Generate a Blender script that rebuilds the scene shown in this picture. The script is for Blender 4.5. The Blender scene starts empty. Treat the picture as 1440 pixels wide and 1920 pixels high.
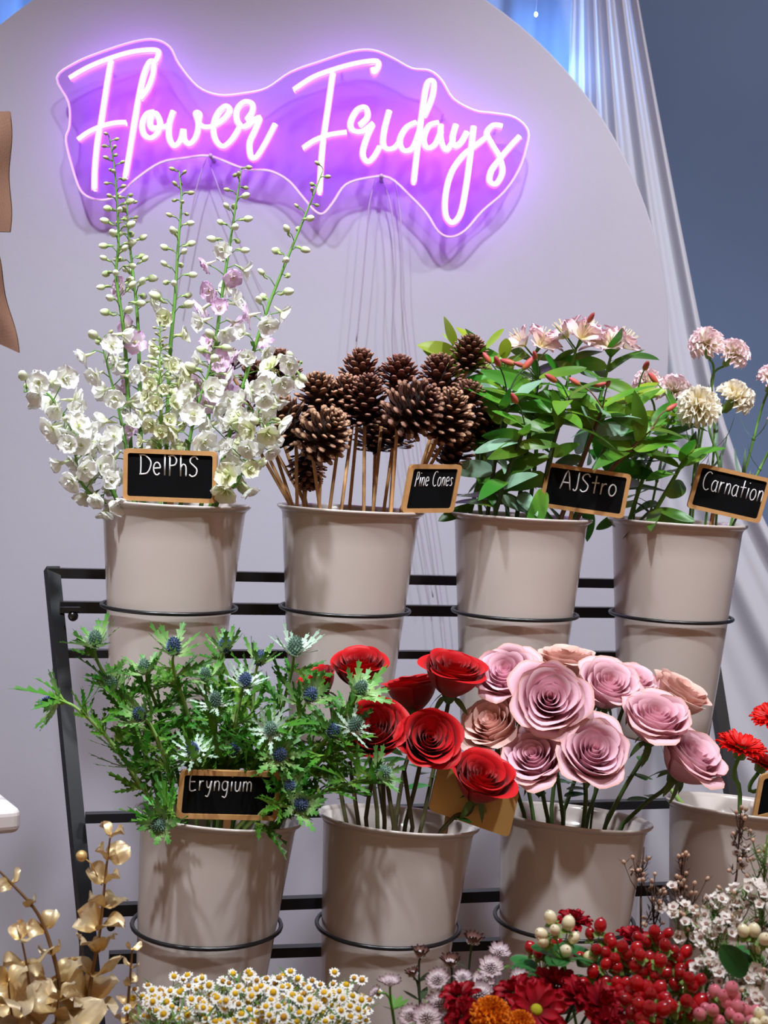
import bpy, math, random
from math import pi, sin, cos, sqrt, atan
from mathutils import Vector as V, Matrix as MX

sc = bpy.context.scene
COL = sc.collection
rnd = random.Random(7)

# ------------------------------------------------------------------ camera
F, CX, CY = 2800.0, 720.0, 960.0
CAM = V((0, 0, 1.35))
RM = MX.Rotation(pi / 2 - atan(140 / F), 3, 'X') @ MX.Rotation(0.048, 3, 'Z')
cd = bpy.data.cameras.new('camera'); cam = bpy.data.objects.new('camera', cd); COL.objects.link(cam)
cam.matrix_world = MX.Translation(CAM) @ RM.to_4x4()
cd.sensor_fit = 'VERTICAL'; cd.sensor_height = 36; cd.lens = F / 1920 * 36
cd.clip_start = 0.05; cd.clip_end = 50
cd.dof.use_dof = True; cd.dof.focus_distance = 2.08; cd.dof.aperture_fstop = 9
sc.camera = cam


def PY(px, py, Y):
    """the point of the place seen at a photo pixel, at distance Y into the room"""
    d = RM @ V(((px - CX) / F, -(py - CY) / F, -1))
    return CAM + d * (Y / d.y)


def pix(p):
    q = RM.transposed() @ (V(p) - CAM)
    return CX + F * q.x / -q.z, CY - F * q.y / -q.z


# ------------------------------------------------------------------ world + lights + exposure
vs = sc.view_settings
vs.view_transform = 'Standard'; vs.look = 'None'; vs.gamma = 1; vs.use_curve_mapping = False
vs.exposure = -0.08
sc.cycles.use_denoising = True
sc.cycles.max_bounces = 10; sc.cycles.transparent_max_bounces = 16


def lin(h):
    h = h.lstrip('#')
    o = []
    for i in (0, 2, 4):
        c = int(h[i:i + 2], 16) / 255
        o.append(c / 12.92 if c <= .04045 else ((c + .055) / 1.055) ** 2.4)
    return (*o, 1)


w = bpy.data.worlds.new('shop_light'); sc.world = w; w.use_nodes = True
nt = w.node_tree; nt.nodes.clear()
tc = nt.nodes.new('ShaderNodeTexCoord'); sp = nt.nodes.new('ShaderNodeSeparateXYZ')
mr = nt.nodes.new('ShaderNodeMapRange'); mr.inputs[1].default_value = -.9; mr.inputs[2].default_value = .5
rp = nt.nodes.new('ShaderNodeValToRGB')     # warm shop interior behind the viewer, cooler air towards the display
rp.color_ramp.elements[0].color = (.35, .205, .125, 1); rp.color_ramp.elements[0].position = 0.15
rp.color_ramp.elements[1].color = (.20, .20, .26, 1)
bg = nt.nodes.new('ShaderNodeBackground'); bg.inputs[1].default_value = 1.0
ow = nt.nodes.new('ShaderNodeOutputWorld')
nt.links.new(tc.outputs['Generated'], sp.inputs[0]); nt.links.new(sp.outputs[1], mr.inputs[0])
nt.links.new(mr.outputs[0], rp.inputs[0]); nt.links.new(rp.outputs[0], bg.inputs[0]); nt.links.new(bg.outputs[0], ow.inputs[0])


def area(name, loc, target, size, power, color, shape='SQUARE'):
    d = bpy.data.lights.new(name, 'AREA'); d.energy = power; d.color = color; d.shape = shape; d.size = size
    o = bpy.data.objects.new(name, d); COL.objects.link(o); o.location = loc
    o.rotation_euler = (V(target) - V(loc)).to_track_quat('-Z', 'Y').to_euler()
    return o


def spot(loc, target, power, deg, color, size=.07):
    d = bpy.data.lights.new('key_or_fill_spot', 'SPOT'); d.energy = power; d.color = color; d.shadow_soft_size = size
    d.spot_size = math.radians(deg); d.spot_blend = 1.0
    o = bpy.data.objects.new('key_or_fill_spot', d); COL.objects.link(o); o.location = loc
    o.rotation_euler = (V(target) - V(loc)).to_track_quat('-Z', 'Y').to_euler()
    return o


spot((-1.0, 1.0, 3.7), (-.75, 2.9, .25), 470, 56, (.84, .93, 1))  # unseen fill lamp, aimed low to brighten the board's lower left
spot((.05, 1.0, 3.7), (.1, 2.9, .35), 340, 62, (.87, .94, 1))
spot((1.0, .9, 3.7), (.6, 2.9, .4), 270, 62, (.88, .94, 1))
spot((1.5, 1.3, 3.6), (1.05, 3.2, 1.9), 230, 66, (.9, .93, 1))  # unseen lamp added to brighten the curtain and wall at right
for px, py, e_ in ((1015, 60, 1.9), (1060, 150, 1.2), (10, 10, 2.0)):
    d = bpy.data.lights.new('fairy_glow', 'POINT'); d.energy = e_; d.color = (.16, .42, 1); d.shadow_soft_size = .02
    o = bpy.data.objects.new('fairy_glow', d); COL.objects.link(o); o.location = PY(px, py, 3.16)


# ------------------------------------------------------------------ mesh builder
class MB:
    def __init__(s):
        s.v = []; s.f = []; s.m = []; s.g = []; s.mi = 0

    def vert(s, p, g=0.):
        s.v.append((p[0], p[1], p[2])); s.g.append(g); return len(s.v) - 1

    def face(s, *ids):
        s.f.append(ids); s.m.append(s.mi)

    def grid(s, fn, nu, nv, M=None, wrap=False):
        b = len(s.v)
        for j in range(nv + 1):
            for i in range(nu + (0 if wrap else 1)):
                r = fn(i / nu, j / nv)
                g = r[3] if len(r) > 3 else j / nv
                p = V(r[:3])
                if M: p = M @ p
                s.vert(p, g)
        n = nu if wrap else nu + 1
        for j in range(nv):
            for i in range(nu):
                i2 = (i + 1) % n
                s.face(b + j * n + i, b + j * n + i2, b + (j + 1) * n + i2, b + (j + 1) * n + i)
        return b

    def tube(s, pts, r, n=6, g=0., cap=True):
        pts = [V(p) for p in pts]
        N = len(pts)
        rr = [r] * N if not hasattr(r, '__len__') else r
        t0 = (pts[1] - pts[0]).normalized()
        nx = t0.orthogonal().normalized()
        b = len(s.v)
        for k in range(N):
            t = (pts[min(k + 1, N - 1)] - pts[max(k - 1, 0)])
            t = t.normalized() if t.length > 1e-9 else t0
            nx = (nx - t * nx.dot(t)); nx = nx.normalized() if nx.length > 1e-6 else t.orthogonal().normalized()
            ny = t.cross(nx)
            for i in range(n):
                a = 2 * pi * i / n
                s.vert(pts[k] + (nx * cos(a) + ny * sin(a)) * rr[k], g if not hasattr(g, '__len__') else g[k])
        for k in range(N - 1):
            for i in range(n):
                j = (i + 1) % n
                s.face(b + k * n + i, b + k * n + j, b + (k + 1) * n + j, b + (k + 1) * n + i)
        if cap:
            s.face(*[b + i for i in range(n)][::-1]); s.face(*[b + (N - 1) * n + i for i in range(n)])

    def lathe(s, prof, n=32, M=None, g=None):
        b = len(s.v)
        for k, (r, z) in enumerate(prof):
            for i in range(n):
                a = 2 * pi * i / n
                p = V((r * cos(a), r * sin(a), z))
                if M: p = M @ p
                s.vert(p, g[k] if g else k / (len(prof) - 1))
        for k in range(len(prof) - 1):
            for i in range(n):
                j = (i + 1) % n
                s.face(b + k * n + i, b + k * n + j, b + (k + 1) * n + j, b + (k + 1) * n + i)

    def egg(s, c, rx, rz, M=None, nu=8, nv=5, g0=0., g1=1., pinch=0.):
        c = V(c)
        def fn(u, v):
            a = 2 * pi * u; t = pi * v
            k = sin(t) * (1 - pinch * (1 - cos(t)) / 2)
            return (*(c + V((rx * k * cos(a), rx * k * sin(a), -rz * cos(t)))), g0 + (g1 - g0) * v)
        s.grid(fn, nu, nv, M, wrap=True)

    def box(s, sx, sy, sz, M=None, c=(0, 0, 0)):
        b = len(s.v)
        for x in (-1, 1):
            for y in (-1, 1):
                for z in (-1, 1):
                    p = V((c[0] + x * sx / 2, c[1] + y * sy / 2, c[2] + z * sz / 2))
                    s.vert(M @ p if M else p)
        for q in ((0, 1, 3, 2), (4, 6, 7, 5), (0, 4, 5, 1), (2, 3, 7, 6), (0, 2, 6, 4), (1, 5, 7, 3)):
            s.face(*[b + i for i in q])

    def prism(s, outline, depth, M=None):
        """outline in XZ, front at y=0, back at y=depth"""
        b = len(s.v); n = len(outline)
        for y in (0, depth):
            for x, z in outline:
                p = V((x, y, z)); s.vert(M @ p if M else p)
        s.face(*[b + i for i in range(n)]); s.face(*[b + n + i for i in range(n)][::-1])
        for i in range(n):
            j = (i + 1) % n
            s.face(b + j, b + i, b + n + i, b + n + j)

    def mesh(s, name, mats, smooth=True):
        me = bpy.data.meshes.new(name)
        me.from_pydata(s.v, [], s.f)
        for m in (mats if isinstance(mats, (list, tuple)) else [mats]): me.materials.append(m)
        me.polygons.foreach_set('material_index', s.m)
        me.polygons.foreach_set('use_smooth', [smooth] * len(s.f))
        at = me.attributes.new('g', 'FLOAT', 'POINT'); at.data.foreach_set('value', s.g)
        me.update()
        return me


def cat(pts, n=6, closed=False):
    """Catmull-Rom through pts"""
    P = [V(p) for p in pts]
    N = len(P); out = []
    for i in range(N if closed else N - 1):
        if closed:
            a, b, c, d = P[(i - 1) % N], P[i], P[(i + 1) % N], P[(i + 2) % N]
        else:
            a, b, c, d = P[max(i - 1, 0)], P[i], P[i + 1], P[min(i + 2, N - 1)]
        for k in range(n):
            t = k / n
            out.append(.5 * (2 * b + (c - a) * t + (2 * a - 5 * b + 4 * c - d) * t * t + (3 * b - a - 3 * c + d) * t ** 3))
    if not closed: out.append(P[-1])
    return out


def along(pts, t):
    """point and tangent at fraction t of a polyline"""
    L = [0]
    for a, b in zip(pts, pts[1:]): L.append(L[-1] + (V(b) - V(a)).length)
    s = t * L[-1]
    for i in range(len(pts) - 1):
        if L[i + 1] >= s or i == len(pts) - 2:
            k = (s - L[i]) / max(1e-9, L[i + 1] - L[i])
            return V(pts[i]).lerp(V(pts[i + 1]), k), (V(pts[i + 1]) - V(pts[i])).normalized()


def aim(p, d, spin=0., scale=1.):
    """matrix at p with +Z along d"""
    q = V(d).normalized().to_track_quat('Z', 'Y').to_matrix().to_4x4()
    return MX.Translation(p) @ q @ MX.Rotation(spin, 4, 'Z') @ MX.Scale(scale, 4)


def leafM(p, d, up=(0, 0, 1), roll=0., scale=1.):
    """matrix at p with +Y along d and +Z near up"""
    y = V(d).normalized(); x = y.cross(V(up))
    x = x.normalized() if x.length > 1e-5 else y.orthogonal().normalized()
    z = x.cross(y)
    R = MX((x, y, z)).transposed().to_4x4()
    return MX.Translation(p) @ R @ MX.Rotation(roll, 4, 'Y') @ MX.Scale(scale, 4)


# ------------------------------------------------------------------ materials
def mat(name, col, rough=.55, spec=.4, trans=0., metal=0., ramp=None, var=0., hue=0., bump=0., bscale=200, noise=None, coat=0., sheen=0.):
    m = bpy.data.materials.new(name); m.use_nodes = True
    t = m.node_tree; n = t.nodes; lk = t.links.new
    bs = n['Principled BSDF']; out = n['Material Output']
    bs.inputs['Roughness'].default_value = rough; bs.inputs['Specular IOR Level'].default_value = spec
    bs.inputs['Metallic'].default_value = metal; bs.inputs['Coat Weight'].default_value = coat
    bs.inputs['Coat Roughness'].default_value = .08
    if sheen: bs.inputs['Sheen Weight'].default_value = sheen
    rgb = n.new('ShaderNodeRGB'); rgb.outputs[0].default_value = lin(col); src = rgb.outputs[0]
    if ramp:
        a = n.new('ShaderNodeAttribute'); a.attribute_name = 'g'
        r = n.new('ShaderNodeValToRGB'); el = r.color_ramp.elements
        while len(el) < len(ramp): el.new(.5)
        for q, (p_, c_) in zip(el, ramp): q.position = p_; q.color = lin(c_)
        lk(a.outputs['Fac'], r.inputs[0]); src = r.outputs[0]
    if noise:
        c2, sc_, amt = noise
        no = n.new('ShaderNodeTexNoise'); no.inputs['Scale'].default_value = sc_; no.inputs['Detail'].default_value = 5
        co = n.new('ShaderNodeTexCoord'); lk(co.outputs['Object'], no.inputs['Vector'])
        mr_ = n.new('ShaderNodeMapRange'); mr_.inputs[1].default_value = .35; mr_.inputs[2].default_value = .7; mr_.inputs[4].default_value = amt
        lk(no.outputs['Fac'], mr_.inputs[0])
        mi = n.new('ShaderNodeMix'); mi.data_type = 'RGBA'; lk(mr_.outputs[0], mi.inputs[0]); lk(src, mi.inputs[6]); mi.inputs[7].default_value = lin(c2)
        src = mi.outputs[2]
    if var or hue:
        oi = n.new('ShaderNodeObjectInfo'); hs = n.new('ShaderNodeHueSaturation')
        a1 = n.new('ShaderNodeMapRange'); a1.inputs[3].default_value = 1 - var; a1.inputs[4].default_value = 1 + var
        lk(oi.outputs['Random'], a1.inputs[0]); lk(a1.outputs[0], hs.inputs['Value'])
        wn = n.new('ShaderNodeMath'); wn.operation = 'MULTIPLY'; wn.inputs[1].default_value = 7.31; lk(oi.outputs['Random'], wn.inputs[0])
        fr = n.new('ShaderNodeMath'); fr.operation = 'FRACT'; lk(wn.outputs[0], fr.inputs[0])
        a2 = n.new('ShaderNodeMapRange'); a2.inputs[3].default_value = .5 - hue; a2.inputs[4].default_value = .5 + hue
        lk(fr.outputs[0], a2.inputs[0]); lk(a2.outputs[0], hs.inputs['Hue'])
        lk(src, hs.inputs['Color']); src = hs.outputs[0]
    lk(src, bs.inputs['Base Color'])
    if bump:
        nb = n.new('ShaderNodeTexNoise'); nb.inputs['Scale'].default_value = bscale; nb.inputs['Detail'].default_value = 4
        co = n.new('ShaderNodeTexCoord'); lk(co.outputs['Object'], nb.inputs['Vector'])
        b = n.new('ShaderNodeBump'); b.inputs['Strength'].default_value = bump; b.inputs['Distance'].default_value = .004
        lk(nb.outputs['Fac'], b.inputs['Height']); lk(b.outputs[0], bs.inputs['Normal'])
    if trans:
        tr = n.new('ShaderNodeBsdfTranslucent'); lk(src, tr.inputs[0])
        mx = n.new('ShaderNodeMixShader'); mx.inputs[0].default_value = trans
        lk(bs.outputs[0], mx.inputs[1]); lk(tr.outputs[0], mx.inputs[2]); lk(mx.outputs[0], out.inputs['Surface'])
    return m


def emit(name, col, k):
    m = bpy.data.materials.new(name); m.use_nodes = True
    b = m.node_tree.nodes['Principled BSDF']; b.inputs['Base Color'].default_value = (.8, .7, .8, 1)
    b.inputs['Emission Color'].default_value = (*col, 1); b.inputs['Emission Strength'].default_value = k
    return m


def weave(name, c1, c2):
    m = mat(name, c1, .9, .1)
    t = m.node_tree; n = t.nodes; lk = t.links.new
    co = n.new('ShaderNodeTexCoord'); h = []
    for ax, sc_ in (('X', 330), ('Z', 330)):
        wv = n.new('ShaderNodeTexWave'); wv.bands_direction = ax; wv.inputs['Scale'].default_value = sc_; wv.inputs['Distortion'].default_value = .6
        lk(co.outputs['Object'], wv.inputs['Vector']); h.append(wv)
    mu = n.new('ShaderNodeMath'); mu.operation = 'MULTIPLY'; lk(h[0].outputs['Fac'], mu.inputs[0]); lk(h[1].outputs['Fac'], mu.inputs[1])
    mi = n.new('ShaderNodeMix'); mi.data_type = 'RGBA'; lk(mu.outputs[0], mi.inputs[0]); mi.inputs[6].default_value = lin(c2); mi.inputs[7].default_value = lin(c1)
    lk(mi.outputs[2], n['Principled BSDF'].inputs['Base Color'])
    b = n.new('ShaderNodeBump'); b.inputs['Strength'].default_value = .5; b.inputs['Distance'].default_value = .001
    lk(mu.outputs[0], b.inputs['Height']); lk(b.outputs[0], n['Principled BSDF'].inputs['Normal'])
    return m


M = {}
M['board'] = mat('painted_board', '#9c98a3', .55, .3, noise=('#95919d', 3.0, .6), bump=.06, bscale=90)
M['wall'] = mat('slate_blue_paint', '#61728f', .8, .2, noise=('#566684', 1.2, .7))
M['floor'] = mat('oak_floor', '#8a6a4c', .5, .3, noise=('#6f5136', 4, .8))
M['curtain'] = mat('white_voile', '#c9c6cf', .9, .1, trans=.35, bump=.1, bscale=500)
M['curtain_blue'] = mat('sheer_voile', '#aab2c8', .9, .1, trans=.3)
M['pot'] = mat('white_plastic', '#bfb3ad', .2, .5, noise=('#b6a9a2', 9, .5), coat=.25)
M['steel'] = mat('black_steel', '#141519', .38, .5)
M['wire'] = mat('black_wire', '#121316', .3, .5)
M['bamboo'] = mat('bamboo', '#c0905f', .6, .3, noise=('#9a6c40', 60, .7))
M['oakframe'] = mat('sign_wood', '#b98a58', .55, .3, noise=('#a37445', 70, .6))
M['kraft'] = mat('tan_wood_back', '#c99f5e', .55, .3, noise=('#b98d4c', 30, .4))
M['slate'] = mat('chalkboard', '#070708', .85, .08, noise=('#0e0e11', 20, .5))
M['chalk'] = mat('chalk', '#d5d2d4', .9, .1)
M['tablewhite'] = mat('table_paint', '#d8cfd0', .4, .4)
M['burlap'] = weave('burlap', '#b08a78', '#5e4032')
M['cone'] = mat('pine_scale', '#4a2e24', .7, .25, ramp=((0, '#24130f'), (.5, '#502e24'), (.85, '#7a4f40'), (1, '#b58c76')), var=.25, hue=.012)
M['stem'] = mat('green_stem', '#5d8a3a', .5, .35, var=.12)
M['stemdark'] = mat('dark_stem', '#38492a', .5, .35)
M['stemlight'] = mat('pale_green_stem', '#86a85a', .5, .35)
M['stempurple'] = mat('bronze_stem', '#6c4f38', .5, .35)
M['rosestem'] = mat('rose_stem', '#4e4a2c', .5, .35)
M['rosestemgreen'] = mat('green_rose_stem', '#46602f', .5, .35)
M['woody'] = mat('woody_stem', '#4a342a', .7, .2)
M['delph'] = mat('white_petal', '#f2f0ee', .6, .25, trans=.35, ramp=((0, '#dfe5b4'), (.3, '#f1f1e6'), (1, '#f5f3f4')))
M['delphpink'] = mat('blush_petal', '#ecc9ea', .6, .25, trans=.35, ramp=((0, '#e9e6c8'), (.35, '#f3e2f0'), (1, '#e6b8e6')))
M['delphcream'] = mat('cream_petal', '#e9ebc8', .6, .25, trans=.3, ramp=((0, '#c9d58a'), (.5, '#e6e8c2'), (1, '#f1f0e0')))
M['bee'] = mat('flower_eye', '#c9cf86', .6, .25)
M['bud'] = mat('green_white_bud', '#cdd6a8', .55, .3, trans=.15, ramp=((0, '#93ab5c'), (.45, '#cfd8ac'), (1, '#e8e6d8')))
M['budsmall'] = mat('tight_bud', '#a7a779', .55, .3, ramp=((0, '#7f8f56'), (1, '#b9b08e')))
M['alstleaf'] = mat('alstro_leaf', '#3e8a2c', .38, .45, trans=.3, var=.42, hue=.028, ramp=((0, '#7aa233'), (.5, '#4f8726'), (1, '#447c24')))
M['alstlime'] = mat('young_leaf', '#8fa72e', .42, .45, trans=.3, var=.2, hue=.02)
M['alstblue'] = mat('leaf_underside', '#7d9f86', .45, .45, trans=.15, var=.12)
M['alstbud'] = mat('alstro_bud', '#a8433a', .45, .35, ramp=((0, '#7d8f3a'), (.35, '#b5583f'), (.8, '#b04452'), (1, '#6f7a36')), var=.15)
M['alstflower'] = mat('blush_trumpet', '#ecc4d2', .55, .3, trans=.3, ramp=((0, '#e9d78a'), (.35, '#f0dccb'), (1, '#ecc3d6')))
M['carn'] = mat('carnation_petal', '#f0dcd2', .6, .2, trans=.3, ramp=((0, '#e6d98f'), (.55, '#f1e6cf'), (.85, '#f5e4de'), (1, '#f0d0da')))
M['carncream'] = mat('cream_carnation', '#f2e8cf', .6, .2, trans=.3, ramp=((0, '#e0d27c'), (.6, '#f3e6bd'), (1, '#f6f0e6')))
M['calyx'] = mat('green_calyx', '#6f8f3c', .5, .35)
M['eryleaf'] = mat('sea_holly_leaf', '#3f8a35', .45, .4, trans=.25, var=.38, hue=.02, ramp=((0, '#93b650'), (.35, '#4a8526'), (1, '#3d7521')))
M['erybract'] = mat('sea_holly_bract', '#7fa57c', .45, .4, trans=.15, var=.15, ramp=((0, '#e9efcc'), (.3, '#a0bf7c'), (.7, '#588f40'), (1, '#467c34')))
M['erypale'] = mat('silver_bract', '#b8c9bd', .45, .4, trans=.15, var=.1, ramp=((0, '#eef0e2'), (.5, '#b6cbb8'), (1, '#7ea287')))
M['eryhead'] = mat('blue_thistle', '#50658c', .6, .3, ramp=((0, '#2b3858'), (.6, '#47597f'), (1, '#8a9dbd')), var=.2)
M['erygreen'] = mat('green_thistle', '#5f8172', .6, .3, ramp=((0, '#2f4a3c'), (1, '#87a596')), var=.2)
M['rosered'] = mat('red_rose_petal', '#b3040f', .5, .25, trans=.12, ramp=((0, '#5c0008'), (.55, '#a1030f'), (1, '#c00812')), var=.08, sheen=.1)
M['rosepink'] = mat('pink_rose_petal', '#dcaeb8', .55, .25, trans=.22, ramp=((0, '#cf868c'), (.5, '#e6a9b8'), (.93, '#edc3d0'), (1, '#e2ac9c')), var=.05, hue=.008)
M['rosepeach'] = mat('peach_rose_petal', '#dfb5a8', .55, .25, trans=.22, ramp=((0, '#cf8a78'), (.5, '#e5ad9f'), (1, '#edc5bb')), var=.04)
M['sepal'] = mat('sepal', '#55703a', .5, .35, trans=.15)
M['gold'] = mat('gold_paint', '#c9a466', .42, .5, metal=.4, ramp=((0, '#c9a05a'), (.5, '#dfc898'), (1, '#ead9bc')), var=.2, noise=('#b5843a', 16, .55))
M['goldstem'] = mat('bronze_painted_stem', '#7b5a3a', .5, .4, metal=.3)
M['daisy'] = mat('white_ray', '#f1efea', .6, .25, trans=.2)
M['daisydisc'] = mat('yellow_disc', '#e3b322', .7, .2, var=.15, bump=.5, bscale=900)
M['daisybrown'] = mat('faded_disc', '#b5822a', .7, .2, var=.15)
M['finegreen'] = mat('fine_green', '#5a7f34', .5, .3, trans=.15, var=.15)
M['berryred'] = mat('red_berry', '#b20a16', .18, .5, ramp=((0, '#c83a1c'), (.4, '#b50d18'), (1, '#8e0614')), var=.2, coat=.4)
M['berrycream'] = mat('cream_berry', '#ecdfb4', .3, .5, ramp=((0, '#cfd08a'), (.4, '#ecdfb6'), (1, '#efe4c4')), coat=.2)
M['berrypink'] = mat('pink_berry', '#df8a92', .3, .5, ramp=((0, '#eac0a8'), (.5, '#e0909a'), (1, '#c95a70')), var=.15, coat=.2)
M['hypleaf'] = mat('berry_leaf', '#2c6b32', .35, .45, trans=.12, var=.25)
M['mum'] = mat('crimson_ray', '#9d0a1e', .5, .25, trans=.12, ramp=((0, '#5e0512'), (.5, '#9a0a1f'), (1, '#b01228')), var=.12)
M['mumeye'] = mat('lime_eye', '#b5b52a', .7, .2, bump=.5, bscale=900)
M['orange'] = mat('orange_petal', '#ef6a10', .55, .25, trans=.15, ramp=((0, '#c93a06'), (1, '#f58a1a')))
M['gerb'] = mat('scarlet_ray', '#e0140e', .5, .25, trans=.15, ramp=((0, '#a0080a'), (1, '#e81a10')))
M['astr'] = mat('astrantia_bract', '#cdb7be', .6, .25, trans=.2, ramp=((0, '#dfd9c4'), (.6, '#d3bfc6'), (1, '#8e6a76')), var=.12)
M['astrdark'] = mat('wine_bract', '#7a5550', .6, .25, trans=.15, ramp=((0, '#9a7a62'), (.6, '#7d574f'), (1, '#4a2a2e')), var=.15)
M['astrpin'] = mat('astrantia_floret', '#c9aeb8', .6, .25, ramp=((0, '#b7b48a'), (.6, '#ab8a98'), (1, '#eadfe2')))
M['wax'] = mat('wax_petal', '#efe6e0', .4, .4, trans=.2, var=.06)
M['waxeye'] = mat('wax_eye', '#8d6a5c', .6, .3)
M['waxbud'] = mat('wax_bud', '#c9a48e', .5, .3, var=.2)
M['neontube'] = emit('neon_sleeve', (1.0, .08, .9), 1.9)
M['neoncore'] = emit('neon_core', (1.0, .84, 1.0), 1.35)
M['neonhalo'] = emit('neon_halo_emitter', (.45, .12, 1.0), 26)  # added emitter behind the letters, throws the violet halo on the board
M['cordclear'] = mat('clear_cord', '#b9a9c0', .3, .5, trans=.3)
M['bulb'] = emit('fairy_bulb', (.45, .75, 1), 14)

m = bpy.data.materials.new('glow_tinted_acrylic'); m.use_nodes = True
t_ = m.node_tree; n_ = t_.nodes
tp = n_.new('ShaderNodeBsdfTransparent'); tp.inputs[0].default_value = (.90, .75, .98, 1)  # violet tint puts the neon's purple glow into the clear panel's colour
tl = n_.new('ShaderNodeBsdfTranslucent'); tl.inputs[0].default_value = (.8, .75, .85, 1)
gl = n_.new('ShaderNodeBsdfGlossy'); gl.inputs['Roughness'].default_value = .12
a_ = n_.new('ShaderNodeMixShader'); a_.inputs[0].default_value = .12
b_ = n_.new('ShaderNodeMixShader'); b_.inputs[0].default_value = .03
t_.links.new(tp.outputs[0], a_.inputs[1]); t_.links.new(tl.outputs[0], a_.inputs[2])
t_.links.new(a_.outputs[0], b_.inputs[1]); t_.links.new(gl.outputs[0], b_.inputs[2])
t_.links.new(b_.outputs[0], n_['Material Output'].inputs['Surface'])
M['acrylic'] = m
m = emit('lit_acrylic_edge', (.60, .30, 1), .22); M['acrylicedge'] = m  # edge is no lamp: caught neon light is given as weak emission

# ------------------------------------------------------------------ objects
W = {}


def thing(name, label, cat_, loc=(0, 0, 0), group=None):
    o = bpy.data.objects.new(name, None); COL.objects.link(o); o.location = loc; o.empty_display_size = .03
    o['label'] = label; o['category'] = cat_
    if group: o['group'] = group
    W[o.name] = MX.Translation(loc)
    return o


def part(name, mesh, parent, Mw=None, label=None, kind=None):
    o = bpy.data.objects.new(name, mesh); COL.objects.link(o); o.parent = parent
    Mw = Mw or MX.Identity(4)
    o.matrix_basis = W[parent.name].inverted() @ Mw
    W[o.name] = Mw
    if label: o['label'] = label
    if kind: o['kind'] = kind
    return o


def solo(name, mesh, label, cat_, group=None):
    o = bpy.data.objects.new(name, mesh); COL.objects.link(o); W[o.name] = MX.Identity(4)
    o['label'] = label; o['category'] = cat_
    if group: o['group'] = group
    return o


def struct(name, mesh):
    o = bpy.data.objects.new(name, mesh); COL.objects.link(o); o['kind'] = 'structure'; W[o.name] = MX.Identity(4)
    return o


ORD = 'first second third fourth fifth sixth seventh eighth ninth tenth eleventh twelfth thirteenth fourteenth fifteenth sixteenth seventeenth eighteenth nineteenth twentieth'.split()

# ================================================================== SETTING
b = MB(); b.box(7, 6, .05, c=(0, 1.5, -.025)); struct('floor', b.mesh('floor', M['floor'], False))
b = MB(); b.box(7, .1, 3.9, c=(0, 3.72, 1.95)); struct('wall_back', b.mesh('wall_back', M['wall'], False))

# arched backdrop board
YB = 2.92
c0 = PY(488, 650, YB); rB = 763 / F * YB * 1.0
out = []
for k in range(65):
    a = pi * k / 64
    out.append((c0.x + rB * cos(a), c0.z + rB * sin(a)))
out = out + [(c0.x - rB, 0), (c0.x + rB, 0)]
b = MB(); b.prism(out, .03, MX.Translation((0, YB, 0)))
me = b.mesh('backdrop_board', M['board'], False)
o = solo('backdrop_board', me, 'tall pale lavender-white arched board behind the flower rack, neon sign hung on it', 'backdrop')
md = o.modifiers.new('bevel', 'BEVEL'); md.width = .003; md.segments = 2; md.limit_method = 'ANGLE'


def drape(name, label, mat_, top, bot, nf, amp, Yt, Yb, seed, ztop=3.0, belly=None):
    """hanging cloth: top / bot = x range at the top and at the floor"""
    r = random.Random(seed); ph = [r.uniform(0, 6) for _ in range(6)]
    def fn(u, v):
        z = ztop * (1 - v)
        e = v ** 1.15
        x = (top[0] + (top[1] - top[0]) * u) * (1 - e) + (bot[0] + (bot[1] - bot[0]) * u) * e
        if belly: x += belly(u, z)
        uu = u + .012 * sin(5 * v + ph[0]) + .02 * sin(9 * u + ph[1])
        y = amp * (sin(2 * pi * nf * uu + ph[2]) + .45 * sin(2 * pi * nf * 2.1 * uu + ph[3] + 1.2 * v)) * (.75 + .5 * v)
        return (x, Yt + (Yb - Yt) * v + y, z + .01)
    b = MB(); b.grid(fn, 180, 60)
    return solo(name, b.mesh(name, mat_), label, 'curtain')


p1, p2, p3 = PY(1222, 0, 3.14), PY(1345, 640, 3.14), PY(1440, 940, 3.14)
def belly(u, z):
    # the sweep of the right edge: steep above, spreading lower down
    k = 0
    if z < 1.55: k = (1.55 - z) ** 2 * .42
    return k * u
x0 = PY(1080, 0, 3.14).x
zt = 3.0
slope = (p2.x - p1.x) / (p1.z - p2.z)
drape('white_curtain', 'sheer greyish white curtain sweeping down right of the arched board', M['curtain'],
      (x0 - .02, p1.x - slope * (zt - p1.z)), (x0 + .02, p2.x + slope * p2.z + .0), 4.6, .010, 3.12, 3.10, 3, zt, belly)
drape('sheer_curtain', 'thin curtain lit blue by fairy lights behind the top of the arched board', M['curtain_blue'],
      (-1.35, PY(1165, 0, 3.3).x), (-1.35, PY(1165, 0, 3.3).x), 15, .012, 3.3, 3.3, 5, 3.0)
# fairy light
t = thing('fairy_light', 'tiny glowing blue fairy bulb on the blue-lit curtain beside the arch', 'fairy light', PY(1005, 27, 3.22))
p = PY(1005, 27, 3.22)
b = MB(); b.egg(p, .0035, .005); part('bulb', b.mesh('bulb', M['bulb']), t)
b = MB(); b.tube(cat([p + V((0, .006, .003)), p + V((.004, .02, .2)), p + V((-.01, .03, .6))], 5), .0008, 4); part('wire', b.mesh('wire', M['cordclear']), t)

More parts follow.
